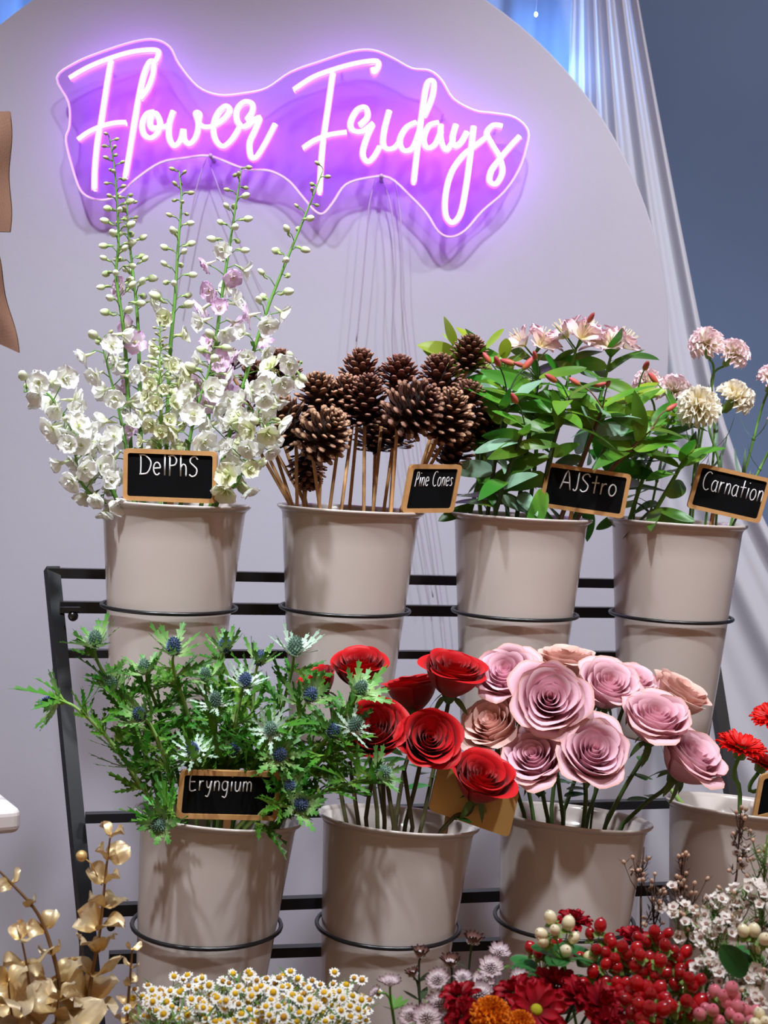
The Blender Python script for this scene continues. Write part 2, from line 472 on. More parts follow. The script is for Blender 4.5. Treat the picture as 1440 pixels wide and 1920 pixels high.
# ================================================================== NEON SIGN
YN = 2.865
def n1(x, y): return PY(60 + x / 2.88, 40 + y / 2.88, YN - .012)
def n2(x, y): return PY(520 + x / 2.88, 60 + y / 2.88, YN - .012)
LET = [
 (n1, [[(205,310),(300,255),(420,205),(540,170),(640,158),(682,166),(682,195),(668,222)],
       [(428,215),(405,350),(375,540),(355,650),(340,800),(338,912)],
       [(250,642),(310,600),(380,570),(450,553),(508,550)]], 'tall letter F of the first neon word'),
 (n1, [[(505,845),(530,700),(555,540),(580,400),(605,290),(635,225),(658,228),(655,290),(628,365),(588,420)]], 'letter l of the first neon word'),
 (n1, [[(662,492),(620,505),(595,560),(606,615),(643,635),(680,605),(692,550),(668,500),(640,530),(645,575),(695,578),(742,565)]], 'letter o of the first neon word'),
 (n1, [[(765,485),(742,560),(742,635),(770,678),(803,645),(818,585)],
       [(818,585),(822,640),(850,667),(885,630),(900,560),(885,500),(905,505),(900,552),(935,575),(980,570)]], 'letter w of the first neon word'),
 (n1, [[(980,570),(1035,532),(1068,485),(1045,462),(1003,500),(980,570),(990,640),(1030,680),(1078,645),(1128,565)]], 'letter e of the first neon word'),
 (n1, [[(1200,525),(1145,575),(1108,540),(1108,480),(1145,440),(1188,448),(1190,490),(1160,535)],
       [(1160,570),(1228,522),(1205,590),(1175,660),(1182,735),(1210,738),(1250,680),(1290,605),(1315,555)]], 'letter r of the first neon word'),
 (n2, [[(90,315),(190,250),(300,208),(420,175),(520,160),(546,172),(540,200),(522,222),(516,195)],
       [(300,225),(275,400),(250,570),(236,720),(228,875)],
       [(140,630),(200,590),(280,560),(375,545)]], 'tall letter F of the second neon word'),
 (n2, [[(520,495),(460,540),(408,535),(395,490),(430,425),(475,412),(487,460),(445,505)],
       [(515,500),(480,580),(460,660),(485,706),(520,680),(555,620)]], 'letter r of the second neon word'),
 (n2, [[(605,425),(580,520),(570,600),(590,635),(630,630),(668,585)]], 'letter i of the second neon word'),
 (n2, [[(752,490),(695,520),(660,590),(682,645),(730,630),(765,545)],
       [(735,820),(755,640),(775,480),(800,310),(822,268),(845,282),(835,360),(795,455)]], 'letter d of the second neon word'),
 (n2, [[(872,492),(818,510),(790,580),(808,630),(850,612),(885,535)],[(882,500),(882,580),(908,642),(945,600)]], 'letter a of the second neon word'),
 (n2, [[(965,500),(946,570),(955,620),(990,600),(1025,540)],
       [(1060,510),(1045,640),(1020,830),(990,980),(945,1035),(908,990),(908,880),(940,760),(1000,672),(1060,625),(1130,570)]], 'looped letter y of the second neon word'),
 (n2, [[(1215,512),(1165,508),(1130,550),(1160,612),(1200,682),(1215,760),(1180,825),(1145,808),(1155,750),(1200,690),(1250,630),(1310,565)]], 'letter s of the second neon word'),
]
sg = thing('neon_sign', 'glowing pink and purple neon sign reading Flower Fridays on the arched board', 'neon sign', PY(550, 330, YN))
for conv, strokes, lab in LET:
    bo, bc, bl = MB(), MB(), MB()
    for st in strokes:
        P = cat([conv(*q) for q in st], 6)
        bo.tube(P, .0062, 10)
        bc.tube([q + V((0, -.0036, 0)) for q in P], .0038, 8)
        bl.tube([q + V((0, .0075, 0)) for q in P], .0035, 6)
    o = part('letter', bo.mesh('letter', M['neontube']), sg, label=lab)
    part('light_core', bc.mesh('light_core', M['neoncore']), o)
    part('added_back_glow', bl.mesh('added_back_glow', M['neonhalo']), o)
OUT = [(106,146),(128,192),(130,235),(123,262),(134,310),(150,356),(172,372),(200,374),(225,362),(255,335),(300,305),(345,296),(392,292),(440,310),(468,318),(505,320),(540,338),(568,370),(590,395),(606,400),(625,378),(648,346),(690,333),(730,333),(770,368),(800,400),(822,434),(845,444),(872,432),(905,395),(945,360),(972,320),(986,280),(990,245),(965,220),(925,212),(890,207),(850,185),(828,150),(805,132),(772,128),(735,108),(700,94),(660,96),(600,115),(545,135),(500,165),(455,175),(410,178),(370,162),(335,120),(318,88),(290,74),(250,78),(190,97),(140,118)]
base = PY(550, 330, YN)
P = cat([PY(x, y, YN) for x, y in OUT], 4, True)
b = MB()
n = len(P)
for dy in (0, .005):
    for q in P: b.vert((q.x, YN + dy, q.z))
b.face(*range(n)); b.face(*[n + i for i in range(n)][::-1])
part('acrylic_panel', b.mesh('acrylic_panel', M['acrylic'], False), sg, label='wavy acrylic backing panel, neon glow put into its violet tint')
b = MB(); b.tube([V((q.x, YN + .0025, q.z)) for q in P + P[:1]], .0024, 6, cap=False)
part('acrylic_edge', b.mesh('acrylic_edge', M['acrylicedge']), sg, label='glowing wavy edge of the acrylic panel')
for x, y in ((395, 292), (715, 330), (205, 130), (640, 135), (830, 215), (930, 240)):
    q = PY(x, y, YN)
    b = MB(); b.tube([q + V((0, -.004, 0)), q + V((0, YB - YN, 0))], .004 if y > 280 else .0025, 8); part('standoff', b.mesh('standoff', M['acrylic' if y < 280 else 'cordclear']), sg)
# fine wires of the sign
YW = 2.885
for pts in ([(388,292),(372,340),(360,390),(345,470),(330,560)], [(388,292),(405,340),(428,400),(470,500),(500,560)],
            [(705,330),(693,380),(688,430),(680,520),(668,640)], [(740,335),(752,420),(756,540),(768,660),(790,850),(812,1000),(826,1110),(840,1250)],
            [(718,335),(735,400),(742,500),(738,600),(750,750),(790,1000),(812,1120)]):
    b = MB(); b.tube(cat([PY(x, y, YW) for x, y in pts], 5), .0013, 5); part('wire', b.mesh('wire', M['cordclear']), sg)

# ================================================================== RACK
def rowY(px, lower):
    # the rack recedes to the right
    if lower: return 1.93 / (1 - 1.0e-4 * (px - 410))
    return 2.15 / (1 - 1.0e-4 * (px - 328))


UP = [(328, 942), (658, 953), (977, 967), (1270, 978)]
LO = [(410, 1527), (748, 1535), (1076, 1530), (1390, 1510)]
R0 = .110
POTS = []
DROP = .158
class Pot: pass
for i, (x, y) in enumerate(UP + LO):
    lowr = i >= 4
    q = Pot(); q.Y = rowY(x, lowr); q.c = PY(x, y, q.Y)
    q.M = MX.Translation(q.c) @ MX.Rotation(.055 if lowr else .012, 4, 'Y') @ MX.Rotation(-.095 if lowr else -.01, 4, 'X')
    q.ring = q.M @ V((0, 0, -(.142 if lowr else .150)))
    POTS.append(q)


def inpot(q, a, r, z): return q.M @ V((r * cos(a), r * sin(a), z))


rk = thing('flower_rack', 'black steel tube rack with rings holding two rows of white buckets', 'rack', (0, 2.2, 0))
def bar(p, q, w_, h_, mb):
    d = (q - p); L = d.length
    mb.box(w_, L, h_, leafM((p + q) / 2, d, (0, 0, 1)))
BACK = .125
def upY(px): return rowY(px, False) + BACK
def loY(px): return rowY(px, True) + BACK
for (x1, y1, x2, y2, low, dY, h_) in ((88,1074,1320,1097,0,.03,.015), (112,1138,1322,1150,0,.0,.017), (120,1225,1335,1229,0,-.02,.012),
                                      (160,1533,1378,1503,1,.07,.013), (190,1706,1400,1660,1,.0,.016), (205,1795,1410,1752,1,-.02,.014)):
    f_ = loY if low else upY
    b = MB(); bar(PY(x1, y1, f_(x1) + dY), PY(x2, y2, f_(x2) + dY), .016, h_, b)
    part('rail', b.mesh('rail', M['steel'], False), rk)
for side, (xt, yt, xm, ym) in enumerate(((97, 1066, 182, 1940), (1312, 1092, 1428, 1850))):
    a_ = PY(xt, yt, upY(xt) + .035); c_ = PY(xm, ym, loY(xm) - .03)
    b = MB(); bar(a_, c_, .02, .02, b); bar(c_ + V((0, -.002, .012)), V((c_.x, c_.y, 0)), .02, .02, b)
    part('front_leg', b.mesh('front_leg', M['steel'], False), rk)
    r1 = a_.lerp(c_, .78) + V((-.005, .03, 0)); r2 = V((r1.x - .08, r1.y + .5, 0))
    b = MB(); bar(r1, r2, .02, .02, b); part('rear_leg', b.mesh('rear_leg', M['steel'], False), rk)
b = MB()
k1, k2 = PY(112, 1142, upY(112) - .03), PY(150, 1142, upY(150) - .03); bar(k1, k2, .012, .006, b)
part('hook_bar', b.mesh('hook_bar', M['steel'], False), rk)
for px, py, Y, rr in ((137, 1155, upY(137) - .03, .008), (208, 1738, loY(208) - .02, .006)):
    b = MB(); q = PY(px, py, Y); b.egg(q, rr, rr, nu=10, nv=7); b.tube([q, q + V((0, .025, .008))], .004, 6); part('knob', b.mesh('knob', M['wire']), rk)
for i, q in enumerate(POTS):
    # ring radius follows the bucket's wall at that height
    b = MB(); N = 48; rr = .0965
    pts = [q.ring + V((rr * cos(2 * pi * k / N), rr * sin(2 * pi * k / N), 0)) for k in range(N + 1)]
    b.tube(pts, .0029, 8, cap=False)
    f_ = upY if i < 4 else loY
    for s_ in (-.03, .03):
        b.tube([q.ring + V((s_, sqrt(rr * rr - s_ * s_), 0)), q.ring + V((s_, BACK + .02, 0))], .003, 6)
    part('bucket_ring', b.mesh('bucket_ring', M['wire']), rk)

# ================================================================== BUCKETS
def pot_meshes():
    H = .345
    def rad(z): return .103 - (.103 - .072) * (-z / H)
    b = MB()
    prof = [(0, -H), (.070, -H)] + [(rad(-H + .004), -H + .004)] + [(rad(-H + (H - .012) * k / 8), -H + (H - .012) * k / 8) for k in range(1, 9)]
    prof += [(.1045, -.006), (.1015, -.004)] + [(rad(-H * k / 8) - .0025, -H * k / 8) for k in range(1, 8)] + [(.066, -H + .006), (0, -H + .006)]
    b.lathe(prof, 72)
    r = MB()
    r.lathe([(.1035, -.0075), (.106, -.006), (.1095, -.003), (.1105, -.0005), (.1095, .0012), (.107, .0008), (.104, -.002), (.1025, -.006)], 72)
    return b.mesh('bucket_body', M['pot']), r.mesh('bucket_rim', M['pot'])
PB, PR = pot_meshes()
plabels = ['white bucket of tall delphiniums, upper row left end', 'white bucket of pine cones on sticks, upper row second from left',
           'white bucket of leafy alstroemeria behind the Alstro sign', 'white bucket at the right end of the upper row, Carnation sign on its rim',
           'white bucket of sea holly, lower row left end above the daisies', 'white bucket of red roses in the lower row',
           'white bucket of pink roses in the lower row', 'white bucket of red gerberas at the right edge of the lower row']
for q, l in zip(POTS, plabels):
    q.o = thing('flower_bucket', l, 'bucket', q.M @ V((0, 0, -.345)), 'white flower buckets in the rack')
    part('body', PB, q.o, q.M); part('rim', PR, q.o, q.M)

# ================================================================== CHALKBOARD SIGNS
def arc(cx, cy, rx, ry, a0, a1, n=9):
    return [(cx + rx * cos(math.radians(a0 + (a1 - a0) * k / n)), cy + ry * sin(math.radians(a0 + (a1 - a0) * k / n))) for k in range(n + 1)]
GL = {  # strokes in a unit box: x 0..w, y 0 (base) .. 1 (cap)
 'D': (.75, [[(.08, .98), (.1, .5), (.08, .0)], [(0, .95), (.35, .95), (.7, .7), (.72, .42), (.5, .1), (.02, .03)]]),
 'e': (.55, [[(.05, .33), (.47, .36)] + arc(.27, .32, .22, .3, 10, 320, 12)]),
 'l': (.2, [[(.1, 1.0), (.1, .02)]]),
 'P': (.6, [[(.1, .98), (.1, 0)], [(.0, .93), (.3, .98), (.52, .8), (.45, .55), (.12, .48)]]),
 'h': (.5, [[(.08, 1), (.08, 0)], [(.08, .4), (.25, .58), (.42, .45), (.43, 0)]]),
 'S': (.6, [[(.55, .82), (.38, .97), (.12, .88), (.08, .68), (.3, .52), (.5, .35), (.45, .1), (.2, .0), (.02, .1)]]),
 's': (.42, [[(.37, .5), (.22, .58), (.08, .48), (.2, .32), (.34, .2), (.22, .02), (.03, .08)]]),
 'p': (.5, [[(.1, .95), (.08, .4), (.05, -.05)], [(.08, .88), (.3, .95), (.42, .75), (.35, .5), (.1, .42)]]),
 'i': (.2, [[(.1, .6), (.1, .0)], [(.1, .85), (.11, .9)]]),
 'n': (.5, [[(.08, .6), (.08, 0)], [(.08, .42), (.25, .6), (.42, .48), (.43, 0)]]),
 'C': (.65, [arc(.38, .5, .36, .5, 55, 305, 14)]),
 'o': (.55, [arc(.28, .3, .23, .3, 90, 450, 16)]),
 'A': (.75, [[(.02, 0), (.36, 1), (.7, 0)], [(.15, .36), (.58, .36)]]),
 'j': (.35, [[(.25, 1), (.26, .3), (.22, .05), (.1, .0), (.02, .08)]]),
 't': (.5, [[(.25, .95), (.25, .0)], [(.0, .55), (.5, .58)]]),
 'r': (.42, [[(.08, .6), (.08, 0)], [(.08, .38), (.2, .56), (.38, .58)]]),
 'a': (.55, [arc(.26, .3, .22, .3, 60, 400, 14), [(.47, .6), (.47, .1), (.55, .0)]]),
 'm': (.75, [[(.08, .6), (.08, 0)], [(.08, .42), (.22, .6), (.36, .45), (.37, 0)], [(.37, .42), (.52, .6), (.67, .45), (.68, 0)]]),
 'E': (.6, [[(.55, .98), (.08, .96), (.08, .02), (.55, .03)], [(.08, .52), (.45, .53)]]),
 'y': (.5, [[(.06, .6), (.12, .25), (.3, .2), (.42, .58)], [(.44, .6), (.36, .0), (.22, -.35), (.05, -.3)]]),
 'g': (.55, [arc(.26, .32, .21, .28, 50, 400, 14), [(.45, .6), (.45, -.1), (.33, -.38), (.1, -.32)]]),
 'u': (.5, [[(.06, .6), (.1, .1), (.25, .0), (.4, .15), (.44, .6)], [(.44, .6), (.45, .0)]]),
 ' ': (.35, [])}


def rrect(w_, h_, r, n=4):
    o = []
    for cx, cy, a0 in ((w_ / 2 - r, h_ / 2 - r, 0), (-w_ / 2 + r, h_ / 2 - r, 90), (-w_ / 2 + r, -h_ / 2 + r, 180), (w_ / 2 - r, -h_ / 2 + r, 270)):
        for k in range(n + 1):
            a = math.radians(a0 + 90 * k / n); o.append((cx + r * cos(a), cy + r * sin(a)))
    return o


def sign(corners, Y, text, tx, label, pot_, back=False, dYr=0., stake=(0, .09), thick=.0023):
    """corners: tl, tr, br, bl pixels of the frame; tx = (x0, x1, base, cap) of the text as fractions of the face"""
    tl, tr, br, bl = [PY(x, y, Y + (dYr if k in (1, 2) else 0)) for k, (x, y) in enumerate(corners)]
    c = (tl + tr + br + bl) / 4
    ux = ((tr - tl) + (br - bl)) / 2; w_ = ux.length; ux.normalize()
    uz = ((tl - bl) + (tr - br)) / 2; uz = uz - ux * uz.dot(ux); h_ = uz.length; uz.normalize()
    uy = uz.cross(ux)
    R = MX((ux, uy, uz)).transposed().to_4x4(); T = MX.Translation(c) @ R
    shear = (((tl + tr) / 2 - (bl + br) / 2).dot(ux)) / h_
    T = T @ MX(((1, 0, shear, 0), (0, 1, 0, 0), (0, 0, 1, 0), (0, 0, 0, 1)))
    s = thing('chalkboard_sign', label, 'sign', c - uz * (h_ / 2 + stake[1]))
    fr = .0062
    o_, i_ = rrect(w_, h_, .006), rrect(w_ - 2 * fr, h_ - 2 * fr, .003)
    b = MB(); n = len(o_)
    for y in (-.004, .004):
        for q in o_: b.vert(T @ V((q[0], y, q[1])))
        for q in i_: b.vert(T @ V((q[0], y, q[1])))
    for i in range(n):
        j = (i + 1) % n
        b.face(i, j, n + j, n + i); b.face(2 * n + j, 2 * n + i, 3 * n + i, 3 * n + j)
        b.face(j, i, 2 * n + i, 2 * n + j); b.face(n + i, n + j, 3 * n + j, 3 * n + i)
    part('frame', b.mesh('frame', M['oakframe'], False), s)
    b = MB(); b.prism(rrect(w_ - 2 * fr + .001, h_ - 2 * fr + .001, .003), .004, T @ MX.Translation((0, -.0015, 0)))
    part('board', b.mesh('board', M['slate'], False), s)
    if back:
        b = MB(); b.prism(rrect(w_ - .001, h_ - .001, .006), .002, T @ MX.Translation((0, -.0062, 0)))
        part('back_panel', b.mesh('back_panel', M['kraft'], False), s, label='plain tan wooden back of the sign')
    if text:
        x0, x1, z0, z1 = tx
        tot = sum(GL[ch][0] + .12 for ch in text) - .12
        cur = 0; b = MB(); H = (z1 - z0) * h_; k = (x1 - x0) * w_ / tot
        for ch in text:
            g = GL[ch]
            for st in g[1]:
                pts = [((x0 - .5) * w_ + (cur + px_) * k, (z0 - .5) * h_ + pz * H) for px_, pz in st]
                pts = cat([(p[0], -.0013, p[1]) for p in pts], 4) if len(pts) > 2 else [V((p[0], -.0013, p[1])) for p in pts]
                b.tube([T @ q for q in pts], thick * .5, 6)
            cur += g[0] + .12
        part('lettering', b.mesh('lettering', M['chalk']), s, label='white chalk handwriting')
    b = MB()
    sx = (stake[0]) * w_
    p0 = T @ V((sx, .005, -h_ * .3)); p1_ = T @ V((sx, .006, -h_ / 2))
    o_ = p1_ - pot_.c; k_ = min(.82, .075 / max(.01, V((o_.x, o_.y)).length)); p2_ = pot_.c + V((o_.x * k_, o_.y * k_, -.1))
    bar(p0, p1_, .009, .0025, b); bar(p1_, p2_, .009, .0025, b)
    part('stake', b.mesh('stake', M['bamboo'], False), s)
    return s


KEEP = [(228, 838, 410, 946, POTS[0].Y - .06), (750, 868, 868, 962, POTS[1].Y - .04), (1020, 870, 1180, 970, POTS[2].Y - .03),
        (1322, 880, 1440, 980, POTS[3].Y - .03), (333, 1444, 492, 1534, POTS[4].Y - .06)]
def clear(*ps):
    """false where a leaf would hang before the writing of a sign"""
    for p in ps:
        x, y = pix(p)
        for x0, y0, x1, y1, Y in KEEP:
            if x0 < x < x1 and y0 < y < y1 and p[1] < Y + .02: return False
    return True
def clampin(q, p, r=.088):
    o = V((p.x - q.c.x, p.y - q.c.y)); k = min(1, r / max(1e-6, o.length))
    return V((q.c.x + o.x * k, q.c.y + o.y * k, p.z))


def front(q): return q.Y - .108
sign([(232, 841), (408, 846), (406, 945), (231, 937)], POTS[0].Y - .085, 'DelPhS', (.17, .80, .50, .90), 'chalkboard sign reading Delphs in a wood frame on the left upper bucket', POTS[0])
sign([(768, 871), (866, 871), (848, 961), (752, 961)], POTS[1].Y - .06, 'pine Cones', (.16, .88, .55, .86), 'small chalkboard sign reading Pine Cones standing among the sticks', POTS[1], dYr=.03, thick=.0016, stake=(-.42, .09))
sign([(1026, 866), (1184, 890), (1168, 972), (1010, 950)], POTS[2].Y - .055, 'AjStro', (.20, .86, .46, .88), 'tilted chalkboard sign reading Alstro at the leafy bucket rim', POTS[2], stake=(-.1, .09))
sign([(1312, 868), (1446, 898), (1424, 982), (1286, 951)], POTS[3].Y - .055, 'Carnation', (.12, .95, .46, .86), 'tilted chalkboard sign reading Carnation on the right upper bucket', POTS[3], thick=.0018, stake=(-.12, .09))
sign([(338, 1442), (530, 1448), (519, 1537), (331, 1534)], POTS[4].Y - .085, 'Eryngium', (.10, .72, .58, .92), 'chalkboard sign reading Eryngium half covered by sea holly leaves', POTS[4], thick=.0018)
sign([(822, 1432), (974, 1482), (954, 1570), (802, 1516)], POTS[5].Y - .05, '', None, 'sign turned to show its blank tan back behind the lowest red rose', POTS[5], back=True, stake=(-.25, .06))
sign([(1426, 1452), (1580, 1416), (1566, 1500), (1408, 1540)], POTS[7].Y - .06, '', None, 'dark chalkboard sign cut by the right photo edge beside red gerberas', POTS[7], stake=(-.2, .06))

# ================================================================== PETAL HELPERS
def pr(v, a=.8, b=.35, base=.1):
    k = (a / (a + b)) ** a * (b / (a + b)) ** b
    return base * (1 - v) + (v ** a * (1 - v) ** b) / k


def petal(mb, L, Wd, Mt, a=.8, b=.35, cup=.0, curl=0., ruf=0., rf=3, nu=4, nv=6, ph=0., base=.1, fold=0.):
    def fn(u, v):
        s = (u - .5) * 2
        wv = Wd * .5 * pr(min(v, .999), a, b, base)
        z = cup * L * s * s * v + curl * L * v * v + ruf * L * sin(rf * pi * s + ph) * v * v + fold * L * abs(s) * (wv / (Wd * .5 + 1e-9))
        return (s * wv, L * v * (1 - .06 * s * s * v), z, v)
    mb.grid(fn, nu, nv, Mt)


def ring(n, r0, elev, off=0., z=0., roll=0.):
    for k in range(n):
        yield MX.Rotation(2 * pi * k / n + off, 4, 'Z') @ MX.Translation((0, r0, z)) @ MX.Rotation(elev, 4, 'X') @ MX.Rotation(roll, 4, 'Y')


def rings(mb, n, r0, elev, L, Wd, r, jit=.12, z=0., off=0., **kw):
    for k in range(n):
        Mt = MX.Rotation(2 * pi * k / n + off + r.uniform(-jit, jit), 4, 'Z') @ MX.Translation((0, r0, z)) @ MX.Rotation(elev + r.uniform(-jit, jit), 4, 'X') @ MX.Rotation(r.uniform(-jit, jit) * 1.5, 4, 'Y')
        petal(mb, L * r.uniform(.92, 1.06), Wd * r.uniform(.92, 1.08), Mt, ph=r.uniform(0, 6), **kw)


# ================================================================== DELPHINIUM
def delph_mesh(seed, matk, open_=.55):
    r = random.Random(seed); b = MB()
    rings(b, 5, .0015, open_, .0165, .0175, r, jit=.2, a=.6, b=.28, cup=.12, curl=-.18, ruf=.07, nu=6, nv=6)
    rings(b, 3, .001, open_ + .5, .010, .010, r, jit=.25, a=.6, b=.3, cup=.2, ruf=.08, nu=4, nv=4, z=.001)
    b.mi = 1
    for k in range(4):
        b.egg((.0010 * cos(k * 1.6), .0010 * sin(k * 1.6), .003), .0009, .0024, nu=5, nv=4)
    b.mi = 0
    b.tube([(0, 0, .001), (.001, -.002, -.006), (.002, -.003, -.014)], [.003, .002, .0007], 6, g=.1)
    return b.mesh('delphinium_flower', [M[matk], M['bee']])
DW = [delph_mesh(k, 'delph', (.45, .75, 1.0, 1.2)[k]) for k in range(4)]
DP = [delph_mesh(k + 9, 'delphpink', .4 + .2 * k) for k in range(3)]
DC = [delph_mesh(k + 19, 'delphcream', .6 + .2 * k) for k in range(2)]
def bud_mesh(L, rr, mk):
    b = MB()
    b.egg((0, 0, L * .5), rr, L * .55, nu=8, nv=6, pinch=.25)
    b.tube([(0, 0, .002), (0, -rr * .5, -L * .35), (0, -rr * .3, -L * .75)], [rr * .45, rr * .3, rr * .12], 5, g=.1)
    return b.mesh('delphinium_bud', M[mk])
BUD = bud_mesh(.0125, .0054, 'bud'); BUDS = bud_mesh(.0085, .0034, 'budsmall'); BUDL = bud_mesh(.015, .0064, 'bud')


def delphinium(pxs, Y0, Y1, label, a_bud, a_fl, nb, nf, kinds, spread=.02, smat='stem', budm=None, sz=1.):
    """pxs: tip first, pixel path down to the rim; a_bud / a_fl = fraction ranges of the visible path"""
    q = POTS[0]; N = len(pxs)
    vis = [PY(x, y, Y0 + (Y1 - Y0) * k / (N - 1)) for k, (x, y) in enumerate(pxs)]
    vis[-1] = clampin(q, vis[-1]); ctop = vis[-1] - q.c
    pts = cat(vis + [q.c + V((ctop.x * .5, ctop.y * .6, -.12)), q.c + V((ctop.x * .15, ctop.y * .3, -.325))], 7)
    vpts = cat(vis, 7)
    t = thing('delphinium_stem', label, 'flower stem', pts[-1], 'delphinium stems in the left bucket')
    b = MB(); nP = len(pts)
    b.tube(pts, [.0009 + .0024 * min(1, 1.6 * k / nP) for k in range(nP)], 7)
    todo = []
    ga = rnd.uniform(0, 6)
    for k in range(nb):
        f = a_bud[0] + (a_bud[1] - a_bud[0]) * (k / max(1, nb - 1))
        p, tg = along(vpts, f); ga += 2.4
        d = V((cos(ga), sin(ga), 0)); d = (d - tg * d.dot(tg)).normalized()
        size = (k + 1) / nb
        ln = (.006 + .016 * size) * sz
        e_ = p + d * ln + V((0, 0, ln * .55))
        b.tube([p, p + d * ln * .5 + V((0, 0, ln * .5)), e_], .0007, 5)
        mesh = budm or (BUDS if size < .38 else (BUD if size < .85 else BUDL))
        todo.append(('bud', mesh, aim(e_, d + V((0, 0, .25 + rnd.uniform(-.3, .3))), rnd.uniform(0, 6), rnd.uniform(.85, 1.15) * sz)))
    for k in range(nf):
        f = a_fl[0] + (a_fl[1] - a_fl[0]) * ((k + .5) / nf)
        p, tg = along(vpts, f); ga += 2.4
        d = V((cos(ga), sin(ga) - .25, 0)); d = (d - tg * d.dot(tg)).normalized()
        ln = spread * rnd.uniform(.75, 1.25)
        e_ = p + d * ln + V((0, 0, ln * rnd.uniform(.0, .6)))
        b.tube([p, p + d * ln * .5 + V((0, 0, ln * .3)), e_], .0008, 5)
        todo.append(('flower', rnd.choice(kinds), aim(e_, d + V((0, -.15, rnd.uniform(-.7, .35))), rnd.uniform(0, 6), rnd.uniform(.85, 1.2) * sz)))
    # small leaves low on the stem
    for k in range(4):
        p, tg = along(vpts, rnd.uniform(.55, .8)); a = rnd.uniform(0, 6)
        petal(b, .022, .006, leafM(p, V((cos(a), sin(a), .8))), a=.5, b=.8, curl=-.2, nu=2, nv=4)
    part('stem', b.mesh('stem', M[smat]), t)
    for nm, me_, Mt in todo:
        if clear(Mt.translation, Mt @ V((0, 0, .02))): part(nm, me_, t, Mt)


delphinium([(205,258),(216,330),(222,450),(218,520),(232,620),(240,740),(252,930)], 2.20, 2.17, 'tallest delphinium spike, buds rising over the neon letter F', (.0,.52), (.55,.95), 38, 8, DW, .02)
delphinium([(238,368),(240,430),(248,500),(258,600),(262,720),(268,930)], 2.24, 2.18, 'delphinium spike close right of the tallest, two pink blooms under its buds', (.0,.36), (.3,.85), 22, 9, [DP[0], DP[1], DW[0]], .022)
delphinium([(336,322),(340,380),(334,460),(328,560),(318,680),(310,930)], 2.22, 2.16, 'slim delphinium spike between tallest spike and pinkest one', (.0,.47), (.46,.9), 24, 10, [DW[1], DC[0], DC[1]], .018)
delphinium([(452,318),(446,360),(432,450),(418,540),(405,640),(392,760),(380,930)], 2.20, 2.14, 'delphinium spike with a pink cluster of open blooms below its buds', (.0,.30), (.28,.75), 15, 22, [DP[0], DP[1], DP[2], DW[1]], .024)
delphinium([(606,318),(580,385),(545,470),(505,570),(475,660),(440,780),(400,930)], 2.18, 2.12, 'delphinium spike leaning right, its tip crossing the second neon F', (.0,.46), (.45,.85), 17, 18, [DW[0], DW[1], DW[2], DP[0]], .026)
delphinium([(45,735),(85,735),(120,780),(150,830),(185,880),(222,945)], 2.09, 2.10, 'white delphinium leaning far left out of its bucket', (.0,.02), (.02,.9), 2, 25, DW, .022, sz=1.12)
delphinium([(300,610),(300,680),(302,760),(300,850),(300,930)], 2.12, 2.11, 'creamy delphinium with tiny dense florets behind the Delphs sign', (.0,.5), (.28,.95), 36, 34, DC, .022, 'stemlight', sz=.72)
delphinium([(562,685),(530,710),(500,740),(475,790),(450,850),(430,940)], 2.08, 2.08, 'white delphinium spray leaning right in front of the pine cones', (.0,.1), (.06,.8), 4, 22, DW[:3] + [DC[0]], .022)
delphinium([(405,640),(390,700),(365,780),(350,860),(340,935)], 2.12, 2.10, 'delphinium with big greenish white buds above the sign corner', (.0,.4), (.2,.95), 9, 17, [DW[0], DW[1], DC[1]], .024, budm=BUDL, sz=1.05)
delphinium([(505,790),(490,830),(460,870),(440,910),(428,945)], 2.06, 2.07, 'short white delphinium right of the Delphs sign', (.0,.1), (.0,.9), 3, 18, [DW[1], DC[0], DW[2]], .02)
delphinium([(190,640),(205,700),(225,780),(240,860),(250,935)], 2.15, 2.12, 'white delphinium with nodding blooms left of the tallest spike', (.0,.05), (.0,.85), 3, 16, DW, .024, sz=1.1)
delphinium([(120,800),(140,850),(150,900),(185,940),(215,955)], 2.07, 2.09, 'drooping white delphinium hanging over the left rim of its bucket', (.0,.03), (.0,.98), 2, 15, DW, .022, sz=1.1)

